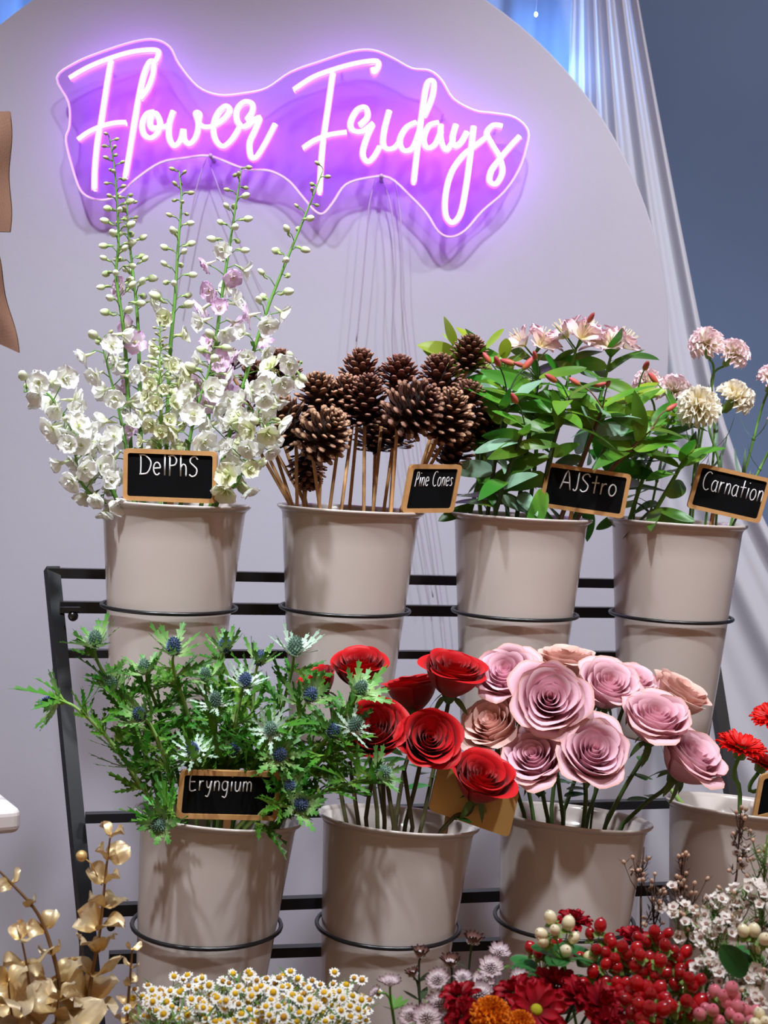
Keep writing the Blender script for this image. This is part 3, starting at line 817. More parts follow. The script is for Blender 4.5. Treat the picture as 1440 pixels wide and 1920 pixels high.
# ================================================================== PINE CONES
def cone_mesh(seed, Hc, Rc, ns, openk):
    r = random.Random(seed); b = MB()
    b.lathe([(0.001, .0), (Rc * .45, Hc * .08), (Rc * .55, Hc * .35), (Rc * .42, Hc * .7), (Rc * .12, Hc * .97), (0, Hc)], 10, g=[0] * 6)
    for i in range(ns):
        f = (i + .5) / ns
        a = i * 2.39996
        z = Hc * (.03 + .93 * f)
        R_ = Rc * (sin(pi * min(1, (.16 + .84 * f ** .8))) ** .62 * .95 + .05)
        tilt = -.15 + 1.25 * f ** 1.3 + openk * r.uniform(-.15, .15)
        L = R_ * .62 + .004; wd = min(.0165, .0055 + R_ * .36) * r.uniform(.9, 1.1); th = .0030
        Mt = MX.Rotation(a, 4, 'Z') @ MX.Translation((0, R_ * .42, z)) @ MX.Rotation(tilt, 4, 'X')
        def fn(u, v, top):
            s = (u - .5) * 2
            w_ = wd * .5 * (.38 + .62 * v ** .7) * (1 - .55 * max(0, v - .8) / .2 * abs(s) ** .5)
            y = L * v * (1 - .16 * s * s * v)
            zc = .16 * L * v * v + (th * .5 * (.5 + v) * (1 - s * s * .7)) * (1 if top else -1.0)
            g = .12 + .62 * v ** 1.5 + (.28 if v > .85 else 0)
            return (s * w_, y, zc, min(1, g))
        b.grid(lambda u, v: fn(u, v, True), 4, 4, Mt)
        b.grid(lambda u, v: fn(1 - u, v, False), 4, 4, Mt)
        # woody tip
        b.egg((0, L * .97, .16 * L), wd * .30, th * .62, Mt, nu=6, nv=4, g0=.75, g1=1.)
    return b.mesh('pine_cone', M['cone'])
CONES = [cone_mesh(1, .078, .030, 78, 1), cone_mesh(2, .070, .032, 72, 1), cone_mesh(3, .062, .030, 66, 1)]
q = POTS[1]
CP = [  # x, y (cone centre), Y offset, variant, scale, axis, base x at the rim, label
 (676,706, .04,0,1.02,(0,-.05,1),655,'tallest pine cone pick, pointing straight up above the others'),
 (688,752,-.02,0,.98,(.05,-.25,1),682,'upright dark pine cone just below the tallest one'),
 (748,706, .05,2,.95,(0,.1,1),742,'upright pine cone right of the tallest one, only its top showing'),
 (778,762,-.06,1,1.15,(.55,-.55,.5),735,'pine cone tilted to the right, its base rings facing out'),
 (826,706, .05,2,1.0,(-.2,0,1),800,'pine cone behind the right tilted one, under the leaves'),
 (838,778,-.03,1,1.08,(.25,-.5,.8),790,'pine cone above the Pine Cones sign'),
 (872,756, .01,2,1.0,(.35,-.1,.8),770,'pine cone at the right side beside alstroemeria leaves'),
 (880,664, .08,2,.86,(.1,-.05,1),812,'highest pine cone among the alstroemeria leaves'),
 (600,745,-.01,2,1.08,(-.15,-.35,.8),598,'pine cone left of the centre, above the front cone'),
 (646,752, .0,1,1.05,(.1,-.4,.8),618,'brown pine cone between front cone and tall cones'),
 (608,812,-.085,1,1.08,(.45,-.6,.55),600,'lowest front pine cone with pale scale tips'),
 (541,794,-.03,2,1.15,(-.3,-.35,.8),548,'pine cone left of the front cone beside delphinium blooms'),
 (447,786,-.01,2,.85,(-.6,-.1,.7),530,'pine cone leaning far left behind the delphiniums, lower'),
 (486,716, .06,2,.95,(-.5,0,.8),545,'pine cone behind white delphinium blooms, upper left'),
 (420,676, .09,2,.72,(-.5,0,.8),560,'small pine cone peeping out between delphinium stems'),
 (526,692, .08,2,.9,(-.3,0,1),575,'dark pine cone under the right leaning delphinium'),
 (576,884, .01,2,.84,(.1,-.1,-1),570,'pine cone hanging upside down between the sticks'),
 (705,812, .07,1,.9,(0,-.1,1),700,'shaded pine cone low behind the middle sticks'),
 (908,790, .06,2,1.0,(.5,0,.8),800,'dark pine cone at the far right of its bunch under leaves'),
 (852,838, .04,1,.92,(.3,-.05,.9),775,'shaded pine cone low behind the Pine Cones sign'),
 (742,800, .05,1,.95,(.1,0,1),720,'shaded pine cone under the right tilted one'),
]
for i, (x, y, dy, vr, s_, ax, bx, lab) in enumerate(CP):
    ax = V(ax).normalized(); Y = q.Y + dy
    Hc = (.078, .070, .062)[vr] * s_
    ctr = PY(x, y, Y); basep = ctr - ax * Hc * .5
    t_rim = PY(bx, 955, q.Y + max(-.075, min(.075, dy * 1.0 + rnd.uniform(-.03, .03))))
    if ax.z < 0: basep = ctr + ax * Hc * .0
    dirn = (t_rim - basep)
    o2 = V((t_rim.x - q.c.x, t_rim.y - q.c.y)); k2 = min(1, .088 / max(.01, o2.length))
    t_rim = V((q.c.x + o2.x * k2, q.c.y + o2.y * k2, t_rim.z))
    low = V((q.c.x + o2.x * k2 * .72, q.c.y + o2.y * k2 * .72, q.c.z - .2))
    t = thing('pine_cone_pick', lab, 'pine cone', low, 'pine cones on bamboo sticks')
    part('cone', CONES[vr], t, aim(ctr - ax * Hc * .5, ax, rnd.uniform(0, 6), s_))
    b = MB(); b.tube([basep + ax * .012, basep, t_rim, low], .0026, 8)
    part('stick', b.mesh('stick', M['bamboo']), t)
# bare sticks of cones further back
for k, (x0_, x1_, yt) in enumerate(((500, 520, 850), (516, 540, 848), (660, 640, 800), (715, 700, 800))):
    a = PY(x0_, yt, q.Y - .03 + .02 * k); c = PY(x1_, 955, q.Y - .03 + .01 * k); d_ = (c - a).normalized()
    o2 = V((c.x - q.c.x, c.y - q.c.y)); k2 = min(1, .086 / o2.length)
    c = V((q.c.x + o2.x * k2, q.c.y + o2.y * k2, c.z)); b = MB(); b.tube([a, c, V((q.c.x + o2.x * k2 * .7, q.c.y + o2.y * k2 * .7, q.c.z - .2))], .0026, 8)
    lab = ('bamboo stick at the left end of the pine cone bucket', 'bamboo stick second from the left in the pine cone bucket', 'bamboo stick beside the tall cones, left', 'bamboo stick beside the tall cones, right')[k]
    solo('bamboo_stick', b.mesh('bamboo_stick', M['bamboo']), lab, 'stick', 'plain sticks among the pine cones')

# ================================================================== ALSTROEMERIA
def leaf_mesh(name, L, Wd, mk, curl, twist, seed, a=.55, b_=.75, fold=.12):
    b = MB()
    def fn(u, v):
        s = (u - .5) * 2
        wv = Wd * .5 * pr(min(v, .999), a, b_, .08)
        tw = twist * v
        x = s * wv; z = fold * abs(s) * wv + .03 * wv * sin(9 * s + seed)
        x, z = x * cos(tw) - z * sin(tw), x * sin(tw) + z * cos(tw)
        cy = L * (v - .12 * abs(curl) * v * v); cz = curl * L * v * v + .02 * L * sin(4 * v + seed)
        return (x, cy, cz + z, v)
    b.grid(fn, 6, 12)
    return b.mesh(name, M[mk])
AL = [leaf_mesh('alstroemeria_leaf', .088, .025, 'alstleaf', -.3, .5, 1), leaf_mesh('alstroemeria_leaf', .078, .024, 'alstleaf', -.15, -.7, 2), leaf_mesh('alstroemeria_leaf', .096, .026, 'alstleaf', -.45, .3, 3), leaf_mesh('alstroemeria_leaf', .068, .024, 'alstleaf', .1, .8, 4)]
ALI = [leaf_mesh('alstroemeria_leaf', .056, .021, 'alstlime', -.05, .3, 5), leaf_mesh('alstroemeria_leaf', .050, .019, 'alstlime', .1, -.4, 6)]
ALB = [leaf_mesh('alstroemeria_leaf', .078, .028, 'alstblue', -.2, .5, 7)]
def abud():
    b = MB(); b.egg((0, 0, .011), .0056, .0125, nu=8, nv=7, pinch=.3); return b.mesh('alstroemeria_bud', M['alstbud'])
ABUD = abud()
def aflower(seed):
    r = random.Random(seed); b = MB()
    rings(b, 3, .001, .75, .036, .024, r, a=.7, b=.3, cup=.12, curl=-.3, ruf=.05, nu=5, nv=7)
    rings(b, 3, .001, .95, .034, .017, r, a=.7, b=.35, cup=.15, curl=-.22, ruf=.05, off=1.05, nu=5, nv=7)
    for k in range(5): b.tube([(0, 0, .004), (.004 * cos(k * 1.3), .004 * sin(k * 1.3), .02), (.008 * cos(k * 1.3), .008 * sin(k * 1.3), .032)], .0006, 4, g=.2)
    return b.mesh('alstroemeria_flower', M['alstflower'])
AFL = [aflower(1), aflower(2)]


def alstro(x, y, dY, rim, label, nl, kinds, nb=3, nfl=0, low=.35, ll=1., smat='stem', pot=None, tuft=.6):
    q = pot or POTS[2]; Y = q.Y + dY
    top = PY(x, y, Y); a, rr = rim; rp_ = inpot(q, a, rr, -.005)
    bot = inpot(q, a + pi, rr * .5, -.335)
    mid = top.lerp(rp_, .55) + V((rnd.uniform(-.01, .01), rnd.uniform(-.01, .01), .01))
    vis = cat([top, mid, rp_], 8); pts = vis + cat([rp_, bot], 4)[1:]
    t = thing('alstroemeria_stem', label, 'flower stem', bot, 'leafy alstroemeria stems')
    b = MB(); b.tube(pts, [.0022 + .0013 * min(1, k / 8) for k in range(len(pts))], 7)
    todo = []; ga = rnd.uniform(0, 6)
    nl = int(nl * 1.65); nb = (nb + 1) // 2
    for k in range(nl):
        f = 0.0 + (low * (k / nl) ** 1.0 if k < nl * tuft else low + (.92 - low) * rnd.random() ** 1.4)
        p, tg = along(vis, min(f, .95)); ga += 2.39996 + rnd.uniform(-.3, .3)
        d = V((cos(ga), sin(ga) * .8, rnd.uniform(-.1, 1.0) if f < low else rnd.uniform(-.8, .5)))
        todo.append(('leaf', rnd.choice(kinds), leafM(p, d, (0, -rnd.uniform(.1, 1.2), .8), rnd.uniform(-.7, .7), rnd.uniform(.75, 1.1) * ll)))
    for k in range(nb):
        a_ = rnd.uniform(0, 6); d = V((cos(a_) * .7, sin(a_) * .5 - .25, rnd.uniform(.1, .8))).normalized(); ln = rnd.uniform(.025, .05)
        e_ = top + d * ln + V((0, 0, .012)); b.tube(cat([top, top + d * ln * .5 + V((0, 0, .012)), e_], 3), .0012, 5)
        todo.append(('bud', ABUD, aim(e_ - d * .001, d, 0, rnd.uniform(.75, 1.1))))
    for k in range(nfl):
        a_ = 2.2 * k + rnd.uniform(0, 1); d = V((cos(a_) * .6, sin(a_) * .4 - .3, .6)).normalized(); ln = .022
        e_ = top + d * ln; b.tube([top, e_], .0015, 5)
        todo.append(('flower', rnd.choice(AFL), aim(e_, d, rnd.uniform(0, 6), rnd.uniform(.85, 1.05))))
    part('stem', b.mesh('stem', M[smat]), t)
    for nm, me_, Mt in todo:
        if nm != 'leaf' or clear(Mt @ V((0, .02, 0)), Mt @ V((0, .045, -.005)), Mt @ V((0, .07, -.02))): part(nm, me_, t, Mt)


alstro(848, 640, .03, (2.6, .07), 'lime leaved alstroemeria tip, farthest left above the pine cones', 13, ALI, 0, 0, .4, 1.2, 'stemlight')
alstro(905, 650, .06, (2.2, .06), 'lime and green alstroemeria top beside highest pine cone', 10, ALI + AL[:1], 0, 0, .35, 1.05, 'stemlight')
alstro(948, 672, .04, (1.9, .05), 'alstroemeria stem with a yellowish round-tipped leaf at its top', 9, ALI + AL, 0, 0, .35, 1.0)
alstro(952, 740, -.06, (3.6, .06), 'alstroemeria with red buds pointing left at the pine cones', 12, AL + ALB, 6, 0, .4, .9, 'stemdark')
alstro(1010, 712, -.04, (4.4, .03), 'alstroemeria stem in the middle of the bunch, red buds at its tip', 12, AL + ALB, 6, 0, .45, .95, 'stemdark')
alstro(1000, 668, .06, (1.2, .04), 'alstroemeria with pale pink bloom, left of three in flower', 8, AL + ALI, 1, 4, .4, .8)
alstro(1080, 655, .03, (.8, .05), 'alstroemeria with highest pale pink bloom, leaf tip beside it', 8, AL, 2, 4, .4, .9)
alstro(1145, 670, .05, (.4, .07), 'alstroemeria with pale pink bloom, right of three in flower', 8, AL + ALB, 0, 4, .4, .95)
alstro(1065, 745, -.07, (5.2, .05), 'alstroemeria with broad dark leaves above the Alstro sign', 13, AL, 3, 0, .45, 1.0, 'stemdark')
alstro(1130, 765, -.05, (5.6, .07), 'alstroemeria with leaves spreading right of the sign centre', 12, AL + ALB, 3, 0, .45, 1.0, 'stempurple')
alstro(1195, 735, .0, (0, .08), 'alstroemeria with bright young leaves between Alstro and Carnation signs', 12, AL + ALI, 2, 0, .5, .95)
alstro(1225, 800, -.04, (5.9, .085), 'alstroemeria reaching right over the carnation bucket', 13, AL, 2, 0, .5, 1.0, 'stempurple')
alstro(985, 800, -.08, (4.0, .07), 'alstroemeria with a pale drooping leaf left of the Alstro sign', 9, AL + ALB, 1, 0, .4, .9, 'stemdark')
alstro(905, 820, .0, (3.2, .08), 'alstroemeria with long leaves behind the Pine Cones sign', 8, AL, 0, 0, .4, .9)
alstro(1265, 775, -.02, (3.3, .08), 'green alstroemeria at left rim of the carnation bucket', 12, AL + ALI[:1], 1, 0, .5, .95, 'stem', POTS[3])
alstro(1290, 850, -.07, (3.8, .07), 'low alstroemeria covering the left end of the Carnation sign', 10, AL, 0, 0, .55, .95, 'stem', POTS[3])
alstro(1180, 850, -.03, (3.0, .09), 'low alstroemeria between the two right upper buckets', 11, AL, 1, 0, .55, .95, 'stem', POTS[3])

# ================================================================== CARNATIONS
def carn_mesh(seed, mk):
    r = random.Random(seed); b = MB()
    for k in range(34):
        f = k / 33; el = 1.45 - 1.45 * f ** .9 + r.uniform(-.15, .15)
        Mt = MX.Rotation(k * 2.39996, 4, 'Z') @ MX.Translation((0, .002, .004 * (1 - f))) @ MX.Rotation(el, 4, 'X') @ MX.Rotation(r.uniform(-.4, .4), 4, 'Y')
        L = .027 + .004 * r.random(); Wd = .026
        ph = r.uniform(0, 6)
        def fn(u, v):
            s = (u - .5) * 2
            wv = Wd * .5 * (.14 + .86 * v ** 1.3)
            jag = (.05 * sin(u * 37 + ph)) if v > .9 else 0
            return (s * wv, L * v * (1 - .16 * s * s + jag), L * (.16 * sin(2.6 * pi * s + ph) + .06 * sin(7 * s + ph)) * v * v - .12 * L * v ** 3, v)
        b.grid(fn, 10, 5, Mt)
    return b.mesh('carnation_bloom', M[mk])
CB = [carn_mesh(1, 'carn'), carn_mesh(2, 'carn'), carn_mesh(3, 'carncream')]
def calyx_mesh():
    b = MB(); b.lathe([(0.0015, -.024), (.0062, -.021), (.0075, -.012), (.0078, -.002), (.0085, .004)], 10); return b.mesh('carnation_calyx', M['calyx'])
CAL = calyx_mesh()
CL = leaf_mesh('carnation_leaf', .06, .006, 'alstblue', .35, .2, 3, a=.3, b_=.6)
q = POTS[3]
for x, y, dY, d, vr, s_, rim, lab in (
    (1325,650,-.02,(-.35,-.45,.8),0,.92,(.5,.03),'pink carnation, left bloom of the highest pair'),
    (1372,668, .0,(.45,-.45,.7),1,.88,(.3,.05),'pink carnation, right bloom of the highest pair'),
    (1310,768,-.05,(-.2,-.75,.6),2,1.12,(5.0,.04),'large cream carnation below the highest pair'),
    (1374,752,-.01,(.55,-.2,.7),2,1.0,(6.0,.06),'cream carnation seen from the side, rightmost full one'),
    (1262,738, .05,(-.1,-.2,1),0,.95,(2.5,.05),'pale pink carnation half hidden behind leaves'),
    (1215,722, .07,(-.3,-.1,1),1,.8,(2.8,.07),'pale pink carnation far left behind alstroemeria leaves'),
    (1447,715, .02,(.2,-.3,.9),1,.85,(.2,.09),'pink carnation cut by the right photo edge'),
    (1470,800,-.04,(.4,-.3,.9),0,.9,(5.9,.085),'carnation outside the right edge, only its stem showing')):
    p = PY(x, y, q.Y + dY); d = V(d).normalized()
    rp_ = inpot(q, rim[0], rim[1], -.005); bot = inpot(q, rim[0] + pi, rim[1] * .5, -.335)
    pc = p - d * .024 * s_
    vis = cat([pc, pc - d * .03, pc.lerp(rp_, .5) + V((0, 0, .005)), rp_], 6); pts = vis + [bot]
    t = thing('carnation_stem', lab, 'flower stem', bot, 'carnations in the right upper bucket')
    b = MB(); b.tube(pts, .0020, 7)
    for f in (.35, .65):
        pp, tg = along(vis, f); b.egg(pp, .0032, .004)
    part('stem', b.mesh('stem', M['stem']), t)
    part('bloom', CB[vr], t, aim(p, d, rnd.uniform(0, 6), s_)); part('calyx', CAL, t, aim(p, d, 0, s_))
    for f in (.35, .35, .65, .65):
        pp, tg = along(vis, f); a_ = rnd.uniform(0, 6); part('leaf', CL, t, leafM(pp, V((cos(a_), sin(a_), .9)), (0, 0, 1), 0, rnd.uniform(.7, 1)))

# ================================================================== ERYNGIUM
def toothed(mb, L, Wd, Mt, nt_, depth, curl, seed, fold=.15):
    """leaf with spiny teeth down both sides"""
    r = random.Random(seed); n = nt_ * 2; b0 = len(mb.v)
    for j in range(n + 1):
        v = j / n
        wv = Wd * .5 * pr(min(v, .999), .55, .75, .15)
        if j % 2 == 1: wv *= depth
        yo = (L / n * .9) if j % 2 == 0 and 0 < j < n else 0
        zc = curl * L * v * v
        for s in (-1, -.45, 0, .45, 1):
            e = abs(s) == 1
            p = V((s * wv, L * v + (yo if e else 0), zc + fold * abs(s) * wv + (r.uniform(-.05, .05) * Wd if e else 0)))
            mb.vert(Mt @ p, v)
    for j in range(n):
        for i in range(4):
            mb.face(b0 + j * 5 + i, b0 + j * 5 + i + 1, b0 + (j + 1) * 5 + i + 1, b0 + (j + 1) * 5 + i)


def bract_mesh(seed, mk, n, L, Wd, el):
    r = random.Random(seed); b = MB()
    for k in range(n):
        Mt = MX.Rotation(2 * pi * k / n + r.uniform(-.15, .15), 4, 'Z') @ MX.Translation((0, .003, 0)) @ MX.Rotation(el + r.uniform(-.25, .25), 4, 'X') @ MX.Rotation(r.uniform(-.5, .5), 4, 'Y')
        toothed(b, L * r.uniform(.75, 1.1), Wd, Mt, 5, .38, r.uniform(-.1, .2), k)
    for k in range(n):
        Mt = MX.Rotation(2 * pi * (k + .5) / n + r.uniform(-.15, .15), 4, 'Z') @ MX.Rotation(el + r.uniform(-.1, .4), 4, 'X')
        petal(b, L * .6, Wd * .3, MX.Rotation(0, 4, 'Z') @ Mt, a=.3, b=1.0, nu=2, nv=4)
    return b.mesh('bract_collar', M[mk])
EB = [bract_mesh(1, 'erybract', 10, .043, .012, .6), bract_mesh(2, 'erybract', 10, .040, .011, .85), bract_mesh(3, 'erybract', 9, .045, .013, .3)]
EP = [bract_mesh(4, 'erypale', 12, .036, .007, .6), bract_mesh(5, 'erypale', 12, .033, .006, .35)]
def thistle(mk):
    b = MB(); b.egg((0, 0, .009), .0072, .0105, nu=12, nv=8, g0=0, g1=.3)
    for i in range(110):
        f = (i + .5) / 110; t = math.acos(1 - 1.85 * f); a = i * 2.39996
        nrm = V((sin(t) * cos(a), sin(t) * sin(a), cos(t)))
        p = V((.0072 * nrm.x, .0072 * nrm.y, .009 + .0105 * nrm.z))
        x = nrm.orthogonal().normalized() * .0009; y = nrm.cross(x).normalized() * .0009
        k0 = b.vert(p + x, .4); k1_ = b.vert(p - x * .5 + y * .87, .4); k2_ = b.vert(p - x * .5 - y * .87, .4); k3 = b.vert(p + nrm * .0028, 1)
        b.face(k0, k1_, k3); b.face(k1_, k2_, k3); b.face(k2_, k0, k3)
    return b.mesh('thistle_head', M[mk], False)
TH = thistle('eryhead'); TG = thistle('erygreen')
def eleaf(seed, L, Wd, curl):
    b = MB(); r = random.Random(seed)
    toothed(b, L, Wd, MX.Identity(4), 6, .40, curl, seed)
    for sgn in (-1, 1):
        toothed(b, L * .62, Wd * .7, MX.Translation((0, L * .14, 0)) @ MX.Rotation(-sgn * .6, 4, 'Z') @ MX.Rotation(.15 * sgn, 4, 'X'), 5, .40, curl, seed + sgn + 5)
    return b.mesh('sea_holly_leaf', M['eryleaf'])
EL = [eleaf(1, .070, .0135, .1), eleaf(2, .060, .013, -.2), eleaf(3, .076, .015, -.3), eleaf(4, .052, .012, .3), eleaf(5, .066, .012, .45)]
q = POTS[4]
EH = [  # x,y,dY, facing, collar, head, scale, rim angle, rim r, label
 (180,1212,-.02,(-.1,-.25,1),EB[0],TG,1.1,3.0,.07,'sea holly head at the upper left, beside the rack leg'),
 (108,1320,-.05,(-1,-.2,.15),EB[2],TH,1.05,3.3,.08,'sea holly head reaching farthest left past the rack leg'),
 (326,1226,-.02,(0,-.3,1),EB[0],TH,1.15,2.0,.04,'sea holly head at top centre above the bucket'),
 (420,1222,.06,(.1,-.2,1),EB[1],TH,1.05,1.4,.05,'sea holly head high behind, right of the top centre one'),
 (484,1246,.05,(.2,-.3,1),EB[1],TH,1.0,1.0,.06,'sea holly head in the upper middle below the pine cone bucket'),
 (551,1228,-.01,(.1,-.15,1),EP[0],TG,1.25,.5,.06,'pale star-like sea holly opening upward left of red roses'),
 (457,1284,-.06,(.2,-.6,.8),EP[0],TH,1.0,4.9,.04,'sea holly head with silver collar above the middle'),
 (268,1346,-.07,(-.4,-.7,.6),EB[1],TH,1.0,3.8,.06,'blue sea holly head left of the centre'),
 (364,1412,-.08,(-.2,-.7,.7),EP[1],TH,1.0,4.4,.07,'big blue sea holly head just above the Eryngium sign'),
 (437,1412,-.05,(.1,-.8,.6),EB[1],TH,.95,4.8,.05,'blue sea holly head right of the big one over the sign'),
 (404,1322,-.06,(0,-.4,1),EP[1],TG,.95,4.6,.02,'greenish sea holly head at the very centre of its bunch'),
 (507,1370,-.09,(.1,-.9,.5),EP[0],TG,1.0,5.2,.05,'silvery star of sea holly facing forward at the right'),
 (578,1310,-.05,(.3,-.7,.7),EB[1],TH,1.05,5.6,.07,'dark blue sea holly head in front of the small red rose'),
 (521,1420,-.09,(.3,-.8,.6),EB[0],TH,1.0,5.3,.075,'sea holly head up and right of the Eryngium sign'),
 (619,1377,-.06,(.5,-.6,.7),EB[1],TH,1.0,5.8,.08,'sea holly head touching the left open red rose'),
 (558,1510,-.12,(.4,-.8,.3),EB[1],TH,1.05,5.2,.09,'sea holly head hanging over the right rim of its bucket'),
 (541,1478,-.10,(.2,-.8,.6),EB[1],TH,.85,5.1,.085,'small sea holly head by the right end of its sign'),
 (301,1546,-.125,(-.1,-.9,.2),EB[1],TG,1.05,4.2,.09,'green sea holly head drooping over the front bucket rim'),
 (671,1300,-.04,(.4,-.5,.9),EB[0],TG,1.05,5.9,.09,'sea holly head under the top left red rose'),
 (660,1366,-.07,(.5,-.5,.8),EP[1],TG,1.0,5.8,.095,'sea holly head in front of the left open red rose'),
 (708,1453,-.08,(.8,-.5,.5),EB[0],TG,1.0,5.7,.098,'sea holly head reaching farthest right below red roses'),
 (274,1262,.0,(-.2,-.3,1),EB[0],TG,1.0,2.5,.06,'green sea holly head between the upper left and top centre ones'),
 (385,1275,.03,(0,-.4,1),EB[0],TG,.95,1.8,.03,'green sea holly head just behind the centre'),
 (215,1290,-.02,(-.5,-.3,.8),EB[0],TG,.95,3.2,.075,'green sea holly head above the left reaching one'),
]
for x, y, dY, d, col_, hd, s_, ra, rr, lab in EH:
    p = PY(x, y, q.Y + dY); d = V(d).normalized()
    rp_ = inpot(q, ra, min(rr, .088), .0); bot = inpot(q, ra + pi, rr * .4, -.335)
    vis = cat([p, p - d * .02 * s_, p.lerp(rp_, .45) - d * .012 + V((0, 0, .012)), rp_], 7); pts = vis + [bot]
    t = thing('sea_holly_stem', lab, 'flower stem', bot, 'sea holly stems in the lower left bucket')
    b = MB(); b.tube(pts, [.0014 + .0014 * min(1, k / 14) for k in range(len(pts))], 7)
    part('stem', b.mesh('stem', M['stem' if hd is TG else 'stemlight']), t)
    part('thistle_head', hd, t, aim(p, d, rnd.uniform(0, 6), s_)); part('bract_collar', col_, t, aim(p - d * .001, d, rnd.uniform(0, 6), s_))
    ga = rnd.uniform(0, 6)
    for k in range(16):
        f = .08 + .84 * (k + rnd.random() * .6) / 16; pp, tg = along(vis, min(f, .97)); ga += 2.2
        dd = V((cos(ga), sin(ga), .0)) + V((0, 0, rnd.uniform(-.15, 1.3)))
        Mt = leafM(pp, dd, (0, -rnd.uniform(0, .9), .8), rnd.uniform(-.6, .6), rnd.uniform(.7, 1.15)); me_ = rnd.choice(EL)
        if clear(Mt @ V((0, .01, 0)), Mt @ V((0, .035, 0)), Mt @ V((0, .06, 0))): part('leaf', me_, t, Mt)

# ================================================================== ROSES
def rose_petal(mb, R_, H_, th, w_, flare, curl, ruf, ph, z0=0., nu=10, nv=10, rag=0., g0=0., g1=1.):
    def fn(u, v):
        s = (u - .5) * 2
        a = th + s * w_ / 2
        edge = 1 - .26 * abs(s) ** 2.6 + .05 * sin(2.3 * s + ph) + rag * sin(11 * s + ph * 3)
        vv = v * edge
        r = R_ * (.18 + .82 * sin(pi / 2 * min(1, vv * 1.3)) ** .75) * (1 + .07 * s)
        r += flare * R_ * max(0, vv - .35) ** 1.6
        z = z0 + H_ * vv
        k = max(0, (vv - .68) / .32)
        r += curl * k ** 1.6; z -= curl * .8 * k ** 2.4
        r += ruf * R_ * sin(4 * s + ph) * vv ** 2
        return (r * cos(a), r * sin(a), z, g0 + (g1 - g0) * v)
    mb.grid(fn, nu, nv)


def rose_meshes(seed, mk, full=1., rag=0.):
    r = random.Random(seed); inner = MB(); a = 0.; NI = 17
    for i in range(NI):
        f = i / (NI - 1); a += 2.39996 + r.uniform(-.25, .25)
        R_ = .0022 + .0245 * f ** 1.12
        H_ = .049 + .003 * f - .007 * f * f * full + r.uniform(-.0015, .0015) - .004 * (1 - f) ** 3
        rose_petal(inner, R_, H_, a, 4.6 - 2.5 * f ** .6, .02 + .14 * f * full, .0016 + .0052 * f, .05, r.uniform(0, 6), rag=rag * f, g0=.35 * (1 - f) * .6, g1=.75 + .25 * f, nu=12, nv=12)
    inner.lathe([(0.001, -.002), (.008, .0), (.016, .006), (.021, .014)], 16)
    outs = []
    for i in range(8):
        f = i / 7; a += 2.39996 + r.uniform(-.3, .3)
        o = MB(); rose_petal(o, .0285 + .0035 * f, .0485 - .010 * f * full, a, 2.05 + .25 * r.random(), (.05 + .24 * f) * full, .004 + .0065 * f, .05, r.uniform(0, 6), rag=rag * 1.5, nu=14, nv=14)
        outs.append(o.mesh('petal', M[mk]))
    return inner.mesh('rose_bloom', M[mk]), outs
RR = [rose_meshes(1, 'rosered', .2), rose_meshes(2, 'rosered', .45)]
RP = [rose_meshes(3, 'rosepink', .9, .014), rose_meshes(4, 'rosepink', .7, .016), rose_meshes(5, 'rosepeach', .7, .014)]
def rose_calyx():
    b = MB(); b.lathe([(.0025, -.012), (.0055, -.009), (.0085, -.003), (.0115, .003)], 12)
    r = random.Random(4)
    rings(b, 5, .008, -.5, .028, .008, r, jit=.35, a=.35, b=.8, curl=-.3, nu=2, nv=6)
    return b.mesh('rose_calyx', M['sepal'])
RC = rose_calyx()
RL = leaf_mesh('rose_leaf', .034, .02, 'hypleaf', -.25, .2, 2, a=.6, b_=.5)


def rose(q, x, y, dY, d, kind, s_, ra, rr, lab, group, smat, leaves=2):
    p = PY(x, y, q.Y + dY); d = V(d).normalized()
    bp = p - d * .030 * s_      # base of the bloom; p is the middle of the bloom
    rp_ = inpot(q, ra, rr, .0); bot = inpot(q, ra + pi, rr * .4, -.335)
    vis = cat([bp - d * .008, bp - d * .03, bp.lerp(rp_, .55), rp_], 6); pts = vis + [bot]
    t = thing('rose_stem', lab, 'rose', bot, group)
    b = MB(); b.tube(pts, .0030, 8)
    for k in range(5):
        pp, tg = along(vis, rnd.uniform(.3, .95)); a_ = rnd.uniform(0, 6); b.tube([pp, pp + V((cos(a_), sin(a_), -.2)) * .007], [.0013, .0002], 4)
    part('stem', b.mesh('stem', M[smat]), t)
    Mt = aim(bp, d, rnd.uniform(0, 6), s_)
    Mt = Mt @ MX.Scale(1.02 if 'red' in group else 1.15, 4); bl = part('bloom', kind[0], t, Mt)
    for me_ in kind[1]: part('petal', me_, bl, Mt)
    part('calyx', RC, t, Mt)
    for k in range(leaves):
        pp, tg = along(vis, rnd.uniform(.35, .8)); a_ = rnd.uniform(0, 6)
        part('leaf', RL, t, leafM(pp, V((cos(a_), sin(a_), .2)), (0, 0, 1), 0, rnd.uniform(.7, 1.1)))


